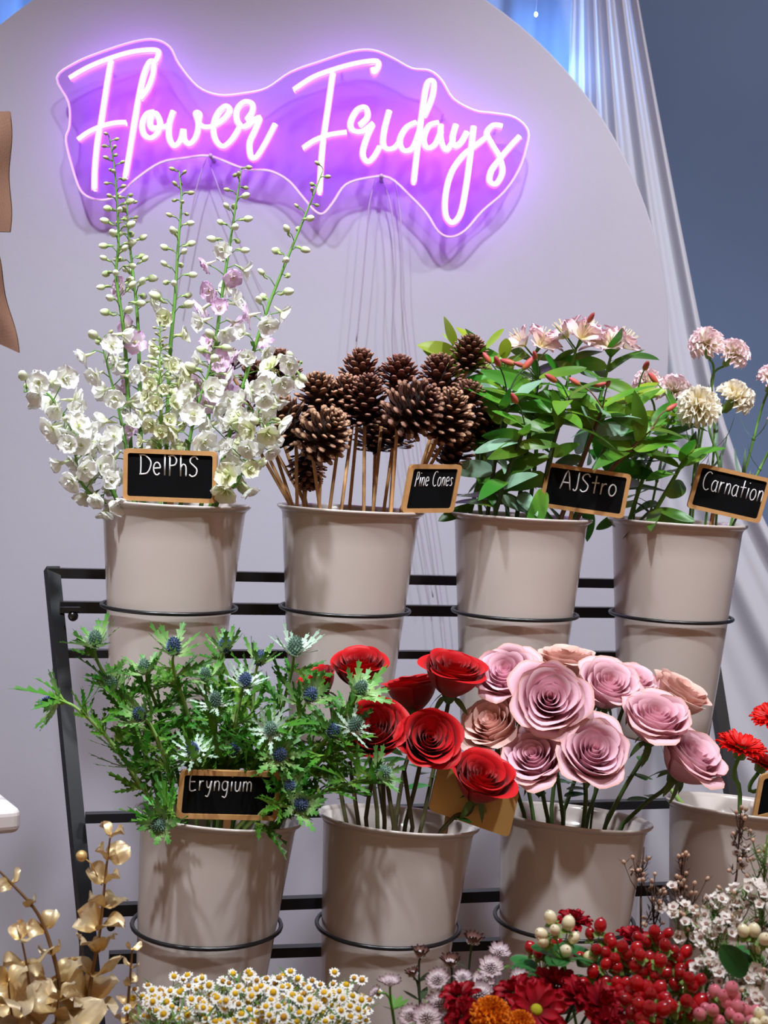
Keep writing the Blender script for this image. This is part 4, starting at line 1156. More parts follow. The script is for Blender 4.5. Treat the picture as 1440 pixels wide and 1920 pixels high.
q = POTS[5]
g = 'red roses in the lower row'
rose(q, 675, 1250, .0, (-.05, -.35, 1), RR[1], .98, 2.2, .05, 'red rose seen from the side, uppermost left of the reds', g, 'rosestem')
rose(q, 850, 1262, .03, (.1, -.32, 1), RR[0], 1.12, .8, .05, 'red rose standing upright beside the top left pink rose', g, 'rosestem')
rose(q, 703, 1368, -.06, (-.15, -.75, .6), RR[1], 1.12, 3.6, .05, 'open red rose behind sea holly tips, left of the middle', g, 'rosestem')
rose(q, 805, 1386, -.07, (.1, -.85, .5), RR[0], 1.06, 5.0, .03, 'open red rose facing the viewer in the middle of the reds', g, 'rosestem')
rose(q, 903, 1462, -.085, (.2, -.5, .85), RR[0], 1.08, 5.4, .085, 'lowest red rose in front of the blank tan sign', g, 'rosestem', 1)
rose(q, 772, 1292, .09, (-.2, .1, 1), RR[1], 1.05, 1.6, .06, 'shaded dark red rose behind, between the two upper reds', g, 'rosestem')
rose(q, 598, 1275, .07, (-.4, -.2, .9), RR[0], .72, 2.8, .08, 'small red rose half hidden by sea holly', g, 'rosestem')
for k, (a_, rr) in enumerate(((3.8, .07), (4.3, .05), (4.6, .07), (4.0, .03), (5.0, .06))):
    # cut stems whose blooms are hidden by the sea holly stay short
    rp_ = inpot(q, a_, rr, 0); top = rp_ + V((rnd.uniform(-.02, .0), .01, .075)); bot = inpot(q, a_ + pi, rr * .4, -.335)
    b = MB(); b.tube([top, rp_, bot], .0029, 8)
    solo('cut_stem', b.mesh('cut_stem', M['rosestem']), 'bare brown rose stem rising from the bucket below the open red roses', 'stem', 'bare stems under the red roses')
q = POTS[6]
g = 'pink roses in the lower row'
rose(q, 950, 1268, -.02, (-.3, -.65, .75), RP[1], .98, 2.8, .06, 'pink rose at the top left of the pinks, touching a red rose', g, 'rosestemgreen')
rose(q, 1030, 1312, -.09, (-.05, -.9, .42), RP[0], 1.12, 4.2, .04, 'large pink rose facing the viewer with a tight spiral centre', g, 'rosestemgreen')
rose(q, 926, 1362, -.05, (-.4, -.55, .7), RP[2], .98, 3.4, .075, 'peach-pink rose at the left, above lowest red rose', g, 'rosestemgreen')
rose(q, 1002, 1424, -.10, (-.25, -.65, .65), RP[1], .98, 4.0, .065, 'pink rose low on the left, its outer petal drooping', g, 'rosestemgreen')
rose(q, 1112, 1412, -.115, (.05, -.78, .6), RP[0], 1.05, 4.8, .06, 'pink rose low in the centre with an open creamy heart', g, 'rosestemgreen')
rose(q, 1140, 1290, -.03, (.15, -.6, .8), RP[1], .98, 1.8, .04, 'pink rose just right of the large facing one', g, 'rosestemgreen')
rose(q, 1228, 1352, -.08, (.1, -.5, .9), RP[1], 1.05, 5.4, .06, 'pink rose seen from the side, middle right of the bunch', g, 'rosestemgreen')
rose(q, 1185, 1285, .05, (.2, -.35, .9), RP[0], .92, 1.0, .05, 'pink rose at the back right below the Alstro bucket', g, 'rosestemgreen')
rose(q, 1272, 1305, .04, (.4, -.2, .9), RP[2], .98, .5, .06, 'peach-pink rose at the back, farthest right in the upper line', g, 'rosestemgreen')
rose(q, 1292, 1424, -.08, (.45, -.4, .8), RP[1], 1.08, 5.9, .07, 'large pink rose at the far right beside red gerbera', g, 'rosestemgreen')
rose(q, 1062, 1245, .08, (0, -.1, 1), RP[2], .98, 2.0, .06, 'peach-pink rose at the very back against the Alstro bucket', g, 'rosestemgreen')

# ================================================================== GERBERAS
def gerb_mesh():
    r = random.Random(3); b = MB()
    rings(b, 24, .004, .12, .030, .0075, r, jit=.06, a=.35, b=.22, cup=.1, nu=3, nv=5)
    rings(b, 22, .004, .32, .026, .007, r, jit=.08, a=.35, b=.22, cup=.1, nu=3, nv=5, z=.001, off=.12)
    rings(b, 16, .002, .75, .013, .004, r, jit=.1, a=.35, b=.3, nu=2, nv=4, z=.002)
    b.mi = 1; b.lathe([(.002, -.016), (.008, -.014), (.011, -.004), (.009, .001), (.0, .004)], 12)
    return b.mesh('gerbera_bloom', [M['gerb'], M['calyx']])
GB = gerb_mesh()
q = POTS[7]
for x, y, dY, d, s_, ra, rr, lab in ((1390,1402,-.03,(.12,-.28,1),1.12,4.4,.02,'scarlet gerbera right of the pink roses'),
                                     (1450,1345,.0,(-.3,-.4,.9),1.0,5.5,.05,'scarlet gerbera cut by the right photo edge, higher'),
                                     (1430,1432,.03,(.3,-.2,.9),.95,.3,.05,'dark red gerbera behind the front one at right edge')):
    p = PY(x, y, q.Y + dY); d = V(d).normalized(); bp = p - d * .016
    rp_ = inpot(q, ra, rr, -.01); bot = inpot(q, ra + pi, rr * .4, -.335)
    t = thing('gerbera_stem', lab, 'flower stem', bot, 'red gerberas at the right edge')
    b = MB(); b.tube(cat([bp, bp - d * .03, rp_, bot], 5), .0032, 8); part('stem', b.mesh('stem', M['stem']), t)
    part('bloom', GB, t, aim(p, d, rnd.uniform(0, 6), s_))
t = thing('green_stem', 'bright green stem at the left rim of the gerbera bucket', 'stem', inpot(q, 0, .02, -.33))
b = MB(); b.tube([PY(1256, 1478, q.Y - .03), inpot(q, 3.3, .085, -.01), inpot(q, 0, .02, -.33)], [.003, .004, .004], 8); part('stalk', b.mesh('stalk', M['stemlight']), t)
# small dark red flower behind the pinks
def mum_mesh(seed, mk, n1_, n2_, L, eye=True):
    r = random.Random(seed); b = MB()
    rings(b, n1_, .003, .12, L, L * .40, r, jit=.15, a=.45, b=.22, cup=.14, curl=-.1, nu=4, nv=6)
    rings(b, n2_, .003, .42, L * .86, L * .36, r, jit=.2, a=.45, b=.22, cup=.16, curl=-.1, nu=4, nv=6, z=.0015, off=.2)
    if not eye: rings(b, 10, .001, 1.0, L * .6, L * .3, r, jit=.25, a=.45, b=.22, cup=.2, nu=3, nv=5, z=.002)
    if eye: b.mi = 1; b.egg((0, 0, .003), .0062, .004, nu=12, nv=6)
    return b.mesh('daisy_bloom', [M[mk], M['mumeye']])
MUM = [mum_mesh(1, 'mum', 14, 12, .030), mum_mesh(2, 'mum', 13, 12, .028)]
MUMS = [mum_mesh(k + 3, 'mum', 13, 12, .028, False) for k in range(2)]

# ================================================================== FOREGROUND (bunches in low buckets below the frame)
b = MB(); b.box(1.5, .34, .03, c=(.08, 1.575, .275))
for sx in (-.6, .75):
    for sy in (1.45, 1.70): b.box(.04, .04, .26, c=(sx, sy, .13))
solo('display_bench', b.mesh('display_bench', M['tablewhite'], False), 'low white bench below the frame under the front bunches', 'bench')
FP = []
for x, lab in ((-.37, 'white bucket below the gold eucalyptus'), (-.135, 'white bucket below the small daisies'), (.10, 'white bucket below the crimson daisies'), (.33, 'white bucket below the berries and waxflowers')):
    q = Pot(); q.Y = 1.58; q.c = V((x, 1.58, .635)); q.M = MX.Translation(q.c)
    t = thing('flower_bucket', lab, 'bucket', q.c + V((0, 0, -.345)), 'low buckets in front of the rack')
    part('body', PB, t, q.M); part('rim', PR, t, q.M); FP.append(q)


def base_of(q, p, k=.5):
    o = V((max(-.07, min(.07, (p.x - q.c.x) * k)), max(-.07, min(.07, (p.y - q.c.y) * k)), 0))
    return q.c + o + V((0, 0, -.02)), q.c + o * .5 + V((0, 0, -.33))


# ---- gold eucalyptus
def gleaf(seed, L, Wd):
    r = random.Random(seed); b = MB(); p1_, p2_ = r.uniform(0, 6), r.uniform(0, 6)
    def fn(u, v):
        s = (u - .5) * 2
        wv = Wd * .5 * pr(min(v, .999), .5, .42, .06)
        z = L * (.16 * sin(2.2 * s + p1_) * v + .13 * sin(5 * v + p2_) * (.4 + abs(s)) + .12 * s * s + .03 * sin(9 * s + 7 * v + p1_))
        return (s * wv, L * v, z, v)
    b.grid(fn, 8, 10)
    return b.mesh('gold_leaf', M['gold'])
GLF = [gleaf(k, .032 + .004 * k, .030 + .003 * k) for k in range(4)]
GLS = [gleaf(k + 9, .034, .017) for k in range(3)]
q = FP[0]
def eucalyptus(pxs, Y0, Y1, n, lab, size=1., kinds=None, grow=.9):
    vis = cat([PY(x, y, Y0 + (Y1 - Y0) * k / (len(pxs) - 1)) for k, (x, y) in enumerate(pxs)], 6)
    r_, b_ = base_of(q, vis[-1], .6)
    pts = vis + cat([vis[-1], r_, b_], 4)[1:]
    t = thing('gold_eucalyptus_branch', lab, 'branch', b_, 'gold painted eucalyptus branches')
    b = MB(); b.tube(pts, [.001 + .0014 * min(1, k / 20) for k in range(len(pts))], 6); part('stem', b.mesh('stem', M['goldstem']), t)
    a0 = rnd.uniform(0, 3)
    for k in range(n):
        f = k / n; p, tg = along(vis, f); a0 += pi / 2 + rnd.uniform(-.3, .3)
        x = tg.orthogonal().normalized(); y = tg.cross(x)
        for s in (0, pi):
            d = x * cos(a0 + s) + y * sin(a0 + s) - tg * rnd.uniform(.0, .7)
            part('leaf', rnd.choice(kinds or GLF), t, leafM(p, d, (0, -rnd.uniform(-.1, .6), 1), rnd.uniform(-.7, .7), size * (.62 + grow * f) * rnd.uniform(.85, 1.1)))
    return t


t = eucalyptus([(207,1565),(198,1640),(188,1740),(172,1830),(160,1905),(155,1960)], 1.60, 1.58, 9, 'tallest gold eucalyptus branch standing before the rack leg', .85)
b = MB(); qb = PY(153, 1605, 1.6); b.egg(qb, .0062, .0062, nu=12, nv=8, g0=.2, g1=.2); part('berry', b.mesh('berry', M['gold']), t, label='round gold berry')
b = MB(); b.tube([qb, PY(170, 1618, 1.6), PY(191, 1660, 1.6)], .0008, 5); part('berry_stalk', b.mesh('berry_stalk', M['gold']), t)
eucalyptus([(-15,1620),(25,1660),(70,1712),(97,1780),(112,1850),(116,1940)], 1.56, 1.56, 7, 'gold eucalyptus branch arching in from the left edge', .75, GLS + GLF[:2], .6)
eucalyptus([(40,1760),(50,1810),(58,1880),(66,1950)], 1.54, 1.55, 4, 'short gold eucalyptus branch with big ochre leaves, lower left', .95)
eucalyptus([(248,1780),(244,1830),(240,1880),(236,1950)], 1.57, 1.57, 5, 'small gold eucalyptus sprig beside the daisies', .62, GLS + GLF[:1], .35)
eucalyptus([(15,1840),(20,1890),(30,1960)], 1.50, 1.52, 3, 'gold eucalyptus branch in the bottom left corner', 1.05)
eucalyptus([(110,1870),(105,1910),(100,1970)], 1.50, 1.52, 3, 'gold eucalyptus branch with rounded leaves low in front', 1.1)

# ---- chamomile
def daisy_head(seed, disc):
    r = random.Random(seed); b = MB()
    rings(b, 13, .0022, .05 + r.uniform(-.2, .15), .0048, .0023, r, jit=.14, a=.3, b=.2, nu=2, nv=3)
    b.mi = 1; b.egg((0, 0, .001), .0033, .0026, nu=9, nv=5)
    return b.mesh('daisy_head', [M['daisy'], M[disc]])
CH = [daisy_head(k, 'daisydisc') for k in range(3)] + [daisy_head(9, 'daisybrown')]
q = FP[1]
spr = []
for k in range(45):
    row = k % 3
    x = 270 + 410 * ((k + rnd.random() * .6) / 45)
    hump = 1 - ((x - 520) / 330) ** 2
    y = (1915 if row == 0 else 1890 if row == 1 else 1866) - 22 * hump + rnd.uniform(-8, 10)
    spr.append((row, x, y))
RN = ('front', 'middle', 'back')
cnt = {0: 0, 1: 0, 2: 0}
for row, x, y in sorted(spr, key=lambda s: s[1]):
    Y = 1.50 + .055 * row
    c = PY(x, y, Y); r_, b_ = base_of(q, c, .55)
    fork = c + (r_ - c).normalized() * .05
    lab = f'{ORD[cnt[row]]} small daisy sprig from the left in the {RN[row]} row of the white daisy bunch'; cnt[row] += 1
    t = thing('daisy_sprig', lab, 'flower sprig', b_, 'white daisy sprigs along the bottom edge')
    b = MB(); b.tube([fork, r_, b_], .0012, 5)
    todo = []
    for j in range(7):
        p = c + V((rnd.uniform(-.022, .022), rnd.uniform(-.03, .03), rnd.uniform(-.03, .014)))
        b.tube(cat([fork, fork.lerp(p, .5) + V((0, 0, -.002)), p - V((0, 0, .002))], 3), .0005, 4)
        d = V(((p.x - c.x) * 14 + rnd.uniform(-.2, .2), -.45 + rnd.uniform(-.35, .35), .8))
        h = CH[3] if (row == 2 and rnd.random() < .5) or rnd.random() < .08 else rnd.choice(CH[:3])
        todo.append((h, aim(p, d, rnd.uniform(0, 6), rnd.uniform(.8, 1.15))))
    for j in range(16):
        pp = fork.lerp(c, rnd.random()) + V((rnd.uniform(-.015, .015), rnd.uniform(-.02, .02), -.005)); a_ = rnd.uniform(0, 6)
        petal(b, .024, .0026, leafM(pp, V((cos(a_), sin(a_), .6))), a=.3, b=.5, nu=1, nv=3)
    part('stem', b.mesh('stem', M['finegreen']), t)
    for h, Mt in todo: part('flower_head', h, t, Mt)

# ---- astrantia
def astr_mesh(seed, mk, el, L=.0135):
    r = random.Random(seed); b = MB()
    rings(b, 16, .002, el, L, .0046, r, jit=.1, a=.5, b=.5, nu=2, nv=5, cup=.1)
    b.mi = 1
    for i in range(60):
        f = (i + .5) / 60; t = f ** .5 * 1.25; a = i * 2.39996
        n_v = V((sin(t) * cos(a), sin(t) * sin(a), cos(t)))
        b.tube([n_v * .001, n_v * .0085 * r.uniform(.85, 1.1)], [.00025, .0006], 4, g=[0, 1])
    return b.mesh('astrantia_bloom', [M[mk], M['astrpin']])
AS = [astr_mesh(1, 'astr', .35), astr_mesh(2, 'astr', .55), astr_mesh(3, 'astrdark', .9, .016)]
q = FP[2]
for x, y, Y, vr, s_, d, lab in (
    (732,1848,1.50,1,1.0,(-.1,-.1,1),'mauve astrantia bloom left of the others, above the daisies'),
    (706,1862,1.52,1,.6,(-.7,-.2,.7),'small mauve astrantia bud beside the leftmost bloom'),
    (788,1796,1.58,2,.9,(0,.0,1),'brown astrantia head standing up before the red rose bucket'),
    (776,1832,1.57,2,.75,(-.3,0,1),'brown astrantia head lower left of the standing one'),
    (886,1772,1.60,2,1.0,(.1,0,1),'highest brown astrantia head against the black rail'),
    (845,1812,1.57,2,.95,(-.1,-.2,1),'brown astrantia bloom below the highest head'),
    (822,1838,1.52,0,1.0,(-.2,-.6,.7),'pale astrantia bloom left of the crimson flowers'),
    (935,1790,1.57,1,1.05,(.1,-.4,.9),'greenish white astrantia bloom, highest pale one'),
    (920,1816,1.54,0,1.1,(0,-.6,.8),'pale astrantia bloom below the greenish one'),
    (975,1838,1.54,0,1.0,(.2,-.6,.8),'pale astrantia bloom behind the crimson daisies'),
    (822,1885,1.48,0,1.1,(-.1,-.8,.6),'pale astrantia bloom at left of the orange flower, upper'),
    (900,1868,1.50,0,1.2,(0,-.7,.7),'pale astrantia bloom just above the orange flower'),
    (880,1890,1.47,0,1.0,(-.2,-.8,.6),'pale astrantia bloom close left of the orange flower'),
    (800,1910,1.46,0,1.15,(0,-.7,.7),'pale astrantia bloom at the bottom photo edge'),
    (770,1905,1.47,0,.9,(-.3,-.6,.7),'pale astrantia bloom leftmost at the bottom edge'),
    (905,1842,1.53,0,1.0,(.1,-.5,.8),'pale astrantia bloom between crimson flowers'),
    (868,1835,1.53,0,.8,(-.1,-.4,.9),'small mauve astrantia bloom above the lone crimson flower')):
    p = PY(x, y, Y); d = V(d).normalized(); r_, b_ = base_of(q, p, .6)
    t = thing('astrantia_stem', lab, 'flower stem', b_, 'astrantia stems in the front bunch')
    b = MB(); b.tube(cat([p, p - d * .025, r_, b_], 5), .0013, 6)
    pl = p - d * .026
    for k in range(3):
        a_ = rnd.uniform(0, 6); petal(b, .022, .008, leafM(pl, V((cos(a_), sin(a_), .5))), a=.5, b=.7, nu=2, nv=4)
    part('stem', b.mesh('stem', M['stem' if vr < 2 else 'stemdark']), t)
    part('bloom', AS[vr], t, aim(p, d, rnd.uniform(0, 6), s_))

# ---- crimson daisies
HL = leaf_mesh('hypericum_leaf', .04, .021, 'hypleaf', -.15, .3, 5, a=.6, b_=.5)
for x, y, Y, d, s_, vr, lab in (
    (1005,1895,1.45,(.05,-.78,.62),1.0,0,'largest crimson daisy with a lime eye, bottom centre'),
    (965,1862,1.49,(-.35,-.2,.9),.85,1,'crimson daisy just left above the largest one'),
    (1045,1850,1.51,(.1,-.25,1),.95,0,'crimson daisy at the top of the crimson group'),
    (1085,1868,1.49,(.3,-.3,.9),.9,1,'crimson daisy right above the largest one'),
    (1125,1885,1.46,(.45,-.5,.75),.95,0,'rightmost crimson daisy below the red berries'),
    (862,1868,1.47,(-.25,-.3,.9),.72,1,'lone crimson daisy among pale astrantias'),
    (865,1905,1.45,(-.6,-.5,.5),.7,0,'crimson daisy turned away left of the orange flower'),
    (1140,1925,1.44,(.4,-.6,.6),.85,1,'crimson daisy low at the bottom edge, right side'),
    (1075,1728,1.66,(0,-.1,1),.75,1,'dark crimson daisy behind the cream berries'),
    (1190,1760,1.66,(.2,-.1,1),.75,0,'dark crimson daisy behind the red berries'),
    (1146,1247,2.16,(0,-.1,1),.42,1,'tiny dark red daisy peeping over the pink roses')):
    q = FP[2] if y > 1500 else POTS[6]
    p = PY(x, y, Y); d = V(d).normalized(); r_, b_ = base_of(q, p, .6)
    t = thing('red_daisy_stem', lab, 'flower stem', b_, 'crimson daisies')
    b = MB(); b.tube(cat([p, p - d * .03, r_, b_], 5), .0018, 6); part('stem', b.mesh('stem', M['stemdark']), t)
    for k in range(4 if y > 1800 else 0):
        a_ = rnd.uniform(0, 6); part('leaf', HL, t, leafM((p - d * .03).lerp(r_, rnd.random() * .5), V((cos(a_), sin(a_) - .2, .3)), (0, -.3, 1), 0, rnd.uniform(.7, 1.1)))
    part('bloom', MUM[vr] if lab.startswith('largest') else MUMS[vr], t, aim(p, d, rnd.uniform(0, 6), s_))
# ---- orange marigold
def marigold():
    r = random.Random(2); b = MB()
    for k in range(70):
        f = k / 69
        Mt = MX.Rotation(k * 2.39996, 4, 'Z') @ MX.Translation((0, .0015, .002)) @ MX.Rotation(1.5 - 1.6 * f ** .8, 4, 'X') @ MX.Rotation(r.uniform(-.4, .4), 4, 'Y')
        petal(b, .014 + .004 * f, .009, Mt, a=.7, b=.2, ruf=.14, rf=3, ph=r.uniform(0, 6), nu=5, nv=4)
    return b.mesh('marigold_bloom', M['orange'])
MG = marigold(); q = FP[2]
for x, y, Y, s_, lab in ((920, 1908, 1.44, 1.15, 'orange marigold at the bottom edge beside the crimson daisies'), (975, 1922, 1.42, .8, 'smaller orange marigold touching the largest crimson daisy')):
    p = PY(x, y, Y); d = V((0, -.6, .8)).normalized(); r_, b_ = base_of(q, p, .6)
    t = thing('marigold_stem', lab, 'flower stem', b_, 'orange marigolds')
    b = MB(); b.tube(cat([p, p - d * .03, r_, b_], 5), .002, 6); part('stem', b.mesh('stem', M['stem']), t)
    part('bloom', MG, t, aim(p, d, 0, s_))

# ---- hypericum berries
def berry_mesh(mk):
    b = MB(); b.egg((0, 0, .0075), .0068, .0076, nu=12, nv=8, pinch=.12); b.tube([(0, 0, .0148), (0, 0, .0162)], .0007, 5, g=.9)
    b.mi = 1
    r = random.Random(1); rings(b, 5, .001, -.25, .008, .006, r, a=.5, b=.4, nu=2, nv=3)
    return b.mesh('berry', [M[mk], M['calyx']])
BR = {'r': berry_mesh('berryred'), 'c': berry_mesh('berrycream'), 'p': berry_mesh('berrypink')}
q = FP[3]
def hyper(x, y, Y, kind, offs, lab, nl=2, s_=1.):
    """offs: berry positions as pixel offsets"""
    c = PY(x, y, Y); r_, b_ = base_of(q, c, .6)
    fork = c + V((0, .004, -.028))
    t = thing('berry_sprig', lab, 'berry sprig', b_, {'r': 'red berry sprigs', 'c': 'cream berry sprigs', 'p': 'pink berry sprigs'}[kind])
    b = MB(); b.tube(cat([fork, fork.lerp(r_, .5), r_, b_], 4), .0016, 6)
    todo = []
    for ox, oy in offs:
        p = PY(x + ox * 1.12, y + oy * 1.12, Y + rnd.uniform(-.016, .016))
        d = (p - fork + V((0, -.012, .0))).normalized(); bp = p - d * .0075
        b.tube(cat([fork, fork.lerp(bp, .5) + V((0, 0, -.003)), bp], 3), .0008, 5)
        todo.append(aim(bp, d, rnd.uniform(0, 6), s_ * rnd.uniform(.9, 1.12)))
    part('stem', b.mesh('stem', M['stem']), t)
    for Mt in todo: part('berry', BR[kind], t, Mt)
    for k in range(nl + 2 if nl else 0):
        a_ = rnd.uniform(0, 6); part('leaf', HL, t, leafM(fork, V((cos(a_), sin(a_) - .3, .35)), (0, 0, 1), 0, rnd.uniform(.7, 1)))


def scat(n, w_, h_): return [(w_ * cos(k * 2.4) * sqrt((k + .5) / n), h_ * sin(k * 2.4) * sqrt((k + .5) / n)) for k in range(n)]
hyper(1060, 1752, 1.52, 'c', [(-25,-28),(-18,-8),(5,-18),(15,5),(-40,0),(-38,12),(0,28),(42,38)], 'cream berry sprig left of the red berries', 3)
hyper(1120, 1760, 1.53, 'r', [(-12,-10),(5,-22),(20,0),(-30,30),(20,35),(-2,18)], 'red berry sprig right behind the cream berries')
hyper(1165, 1790, 1.52, 'r', scat(9, 38, 26), 'red berry sprig in the middle of the red berries')
hyper(1225, 1760, 1.56, 'r', scat(7, 34, 20), 'red berry sprig highest against the waxflowers')
hyper(1262, 1800, 1.53, 'r', scat(10, 34, 32), 'red berry sprig dense cluster right beside waxflowers')
hyper(1215, 1815, 1.50, 'r', scat(9, 32, 28), 'red berry sprig in the centre above a green leaf')
hyper(1112, 1822, 1.50, 'r', [(0,0),(18,18),(-16,20),(22,-14)], 'red berry sprig beside crimson daisies, one large berry low', 3)
hyper(1290, 1850, 1.49, 'r', scat(8, 30, 26), 'red berry sprig at the right, over the pink berries')
hyper(1210, 1865, 1.46, 'r', scat(10, 36, 22), 'bright red berry sprig low in the middle', 2, 1.1)
hyper(1285, 1890, 1.45, 'r', scat(6, 30, 18), 'bright red berry sprig low, left of pink berries', 2, 1.1)
hyper(1215, 1905, 1.43, 'r', scat(8, 34, 20), 'bright red berry sprig at the bottom edge', 2, 1.15)
hyper(1155, 1855, 1.49, 'r', scat(7, 22, 20), 'red berry sprig behind the rightmost crimson daisy')
hyper(1020, 1780, 1.56, 'r', scat(6, 26, 16), 'red berry sprig left of the cream berries, partly shaded')
hyper(1355, 1880, 1.46, 'p', scat(11, 34, 26), 'pink berry sprig at the lower right, upper cluster', 1)
hyper(1395, 1905, 1.44, 'p', scat(9, 30, 20), 'pink berry sprig at the lower right corner', 1)
hyper(1335, 1905, 1.44, 'p', scat(5, 22, 14), 'pink berry sprig touching the bottom edge', 1)
hyper(1425, 1765, 1.50, 'c', [(-28,-18),(-10,-18),(-5,10),(8,-4)], 'cream berry sprig at right edge before the waxflowers', 2)
hyper(1440, 1900, 1.42, 'c', [(-15,0),(-4,14),(-22,18)], 'cream berry sprig in the bottom right corner', 0)
# big dark leaf by the waxflowers
for x, y, Y, d, s_, lab in ((1378, 1790, 1.47, (-.6, -.35, .75), 1.05, 'leaf'),):
    p = PY(x, y + 10, Y); r_, b_ = base_of(q, p, .6)
    t = thing('leafy_stem', 'stem with a big dark glossy leaf in front of the waxflowers', 'stem', b_)
    b = MB(); b.tube(cat([p + V((0, .0, -.01)), r_, b_], 4), .0016, 6); part('stem', b.mesh('stem', M['stemdark']), t)
    part('leaf', HL, t, leafM(p + V((.012, 0, -.016)), d, (0, -1, .4), 0, 1.15))

# ---- waxflower
def wax_mesh():
    r = random.Random(6); b = MB()
    rings(b, 5, .0012, .35, .0048, .0052, r, jit=.1, a=.6, b=.25, cup=.15, nu=3, nv=3)
    b.mi = 1; b.lathe([(0, -.002), (.0016, -.001), (.002, .0008), (.001, .001), (0, .0004)], 8)
    return b.mesh('wax_flower', [M['wax'], M['waxeye']])
WX = wax_mesh()
def waxbud():
    b = MB(); b.egg((0, 0, .002), .0019, .0026, nu=6, nv=5); return b.mesh('wax_bud', M['waxbud'])
WBD = waxbud()
def wax(x, y, Y, nf, nb, w_, h_, lab, sm='woody', tall=0.):
    c = PY(x, y, Y); r_, b_ = base_of(q, c, .6)
    t = thing('waxflower_sprig', lab, 'flower sprig', b_, 'waxflower sprigs at the right')
    fork = c + V((0, 0, -.035)); b = MB(); b.tube(cat([fork, fork.lerp(r_, .5), r_, b_], 4), .0013, 5)
    todo = []
    nf = int(nf * 1.25)
    for k in range(nf + nb):
        p = c + V((rnd.gauss(0, .5) * w_, rnd.uniform(-.018, .018), rnd.uniform(-1, 1) * h_))
        f2 = fork.lerp(c + V((0, 0, h_ * .8)), rnd.random() * .8)
        mid = f2.lerp(p, .6) + V((0, 0, -.004)); b.tube([f2, mid, p], .0006, 4)
        d = (p - f2).normalized() + V((0, -.7, .3))
        todo.append(('flower' if k < nf else 'bud', WX if k < nf else WBD, aim(p, d, rnd.uniform(0, 6), rnd.uniform(1.05, 1.4))))
        for j in range(5):
            pp = f2.lerp(p, rnd.uniform(.3, 1)); a_ = rnd.uniform(0, 6); petal(b, .011, .0018, leafM(pp, V((cos(a_), sin(a_), .7))), a=.2, b=.3, nu=1, nv=2)
    if tall: b.tube([fork, c + V((0, 0, h_))], .001, 5)
    part('stem', b.mesh('stem', M[sm]), t)
    for nm, me_, Mt in todo: part(nm, me_, t, Mt)


wax(1385, 1580, 1.62, 3, 16, .020, .040, 'tall dark waxflower sprig standing before the gerbera bucket', 'woody', 1)
wax(1205, 1625, 1.62, 0, 9, .016, .022, 'thin budded waxflower sprig leaning left by the pink rose bucket', 'woody', 1)
wax(1278, 1640, 1.63, 0, 9, .008, .028, 'narrow upright budded waxflower sprig between two buckets', 'woody', 1)
wax(1230, 1690, 1.60, 1, 16, .022, .026, 'brownish waxflower sprig above the red berries', 'woody')
wax(1290, 1690, 1.60, 4, 16, .022, .022, 'budded waxflower sprig over the left side of its bunch', 'woody')
wax(1290, 1740, 1.57, 14, 8, .024, .024, 'waxflower sprig with pinkish blooms beside the red berries', 'finegreen')
wax(1340, 1715, 1.58, 16, 6, .024, .022, 'waxflower sprig at the crest of the bunch', 'finegreen')
wax(1390, 1690, 1.58, 16, 5, .024, .022, 'waxflower sprig with yellowish green stems at the top', 'finegreen')
wax(1430, 1710, 1.56, 16, 4, .022, .028, 'waxflower sprig at the right edge, upper', 'finegreen')
wax(1345, 1765, 1.54, 16, 5, .024, .022, 'waxflower sprig below the crest, left of the dark leaf', 'finegreen')
wax(1325, 1815, 1.51, 13, 4, .020, .020, 'waxflower sprig just left of the dark leaf', 'finegreen')
wax(1425, 1810, 1.50, 13, 3, .020, .028, 'waxflower sprig right of the dark leaf', 'finegreen')
wax(1380, 1840, 1.49, 11, 3, .022, .022, 'waxflower sprig above the pink berries', 'finegreen')
wax(1415, 1868, 1.47, 8, 2, .018, .016, 'waxflower sprig beside the pink berries, lowest', 'finegreen')
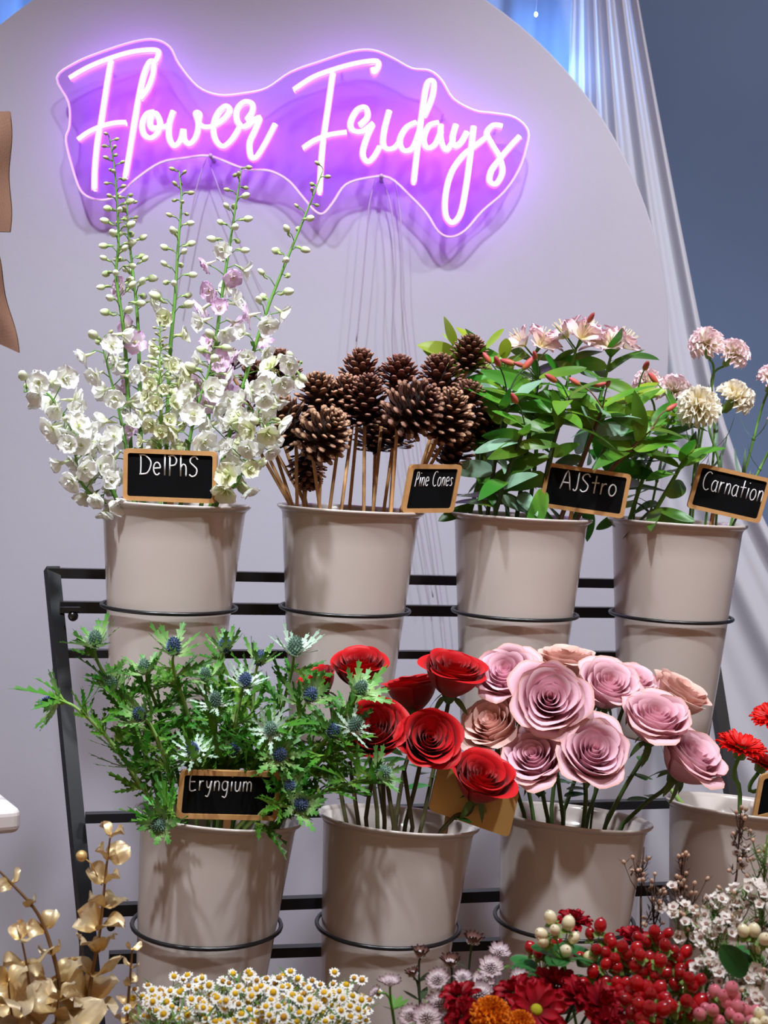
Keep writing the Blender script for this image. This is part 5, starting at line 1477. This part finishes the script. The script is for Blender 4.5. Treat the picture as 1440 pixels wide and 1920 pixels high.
wax(1435, 1620, 1.60, 2, 12, .018, .032, 'green budded waxflower sprig at the right edge, tallest there', 'finegreen', 1)

# ================================================================== TABLE CORNER + BURLAP AT THE LEFT
t = thing('white_table', 'corner of a white table at the left edge', 'table', (-.75, 1.9, 0))
pc = PY(41, 1539, 1.86)
TM = MX.Translation((pc.x, 1.86, 0)) @ MX.Rotation(math.radians(30.5), 4, 'Z')   # local -x: along the front, +y: along the side
b = MB(); b.box(.5, .35, .033, TM, c=(-.25, .175, pc.z))
o = part('tabletop', b.mesh('tabletop', M['tablewhite'], False), t)
md = o.modifiers.new('bevel', 'BEVEL'); md.width = .010; md.segments = 4
b = MB(); zt_ = pc.z - .0165
b.box(.45, .02, .04, TM, c=(-.255, .025, zt_ - .02)); b.box(.02, .30, .04, TM, c=(-.03, .175, zt_ - .02))
part('apron', b.mesh('apron', M['tablewhite'], False), t)
for sx, sy in ((-.13, .06), (-.13, .30), (-.45, .06), (-.45, .30)):
    b = MB(); b.box(.04, .04, zt_, TM, c=(sx, sy, zt_ / 2)); part('leg', b.mesh('leg', M['tablewhite'], False), t)

YJ = 2.3
t = thing('burlap_bow', 'woven brown burlap bow with a hanging tail at the left edge', 'bow', PY(-40, 620, YJ))
def cloth(pts, th, name, puff):
    b = MB(); P = [PY(x, y, YJ) for x, y in pts]
    tl, tr, br, bl = P
    for sgn in (-1, 1):
        def fn(u, v):
            p = (tl.lerp(tr, u)).lerp(bl.lerp(br, u), v)
            k = sin(pi * u) * sin(pi * v)
            return (p.x + .003 * sin(9 * v), p.y + sgn * (th + puff * k) + .004 * sin(7 * v + 4 * u), p.z, v)
        b.grid(fn if sgn < 0 else (lambda u, v: fn(1 - u, v)), 14, 20)
    return b.mesh(name, M['burlap'])
part('loop', cloth([(-150, 215), (20, 210), (19, 436), (-150, 430)], .003, 'loop', .02), t)
part('tail', cloth([(-70, 440), (-12, 440), (36, 662), (-14, 640)], .003, 'tail', .012), t)
b = MB(); b.egg(PY(-45, 437, YJ), .02, .018, nu=12, nv=8); part('knot', b.mesh('knot', M['burlap']), t)
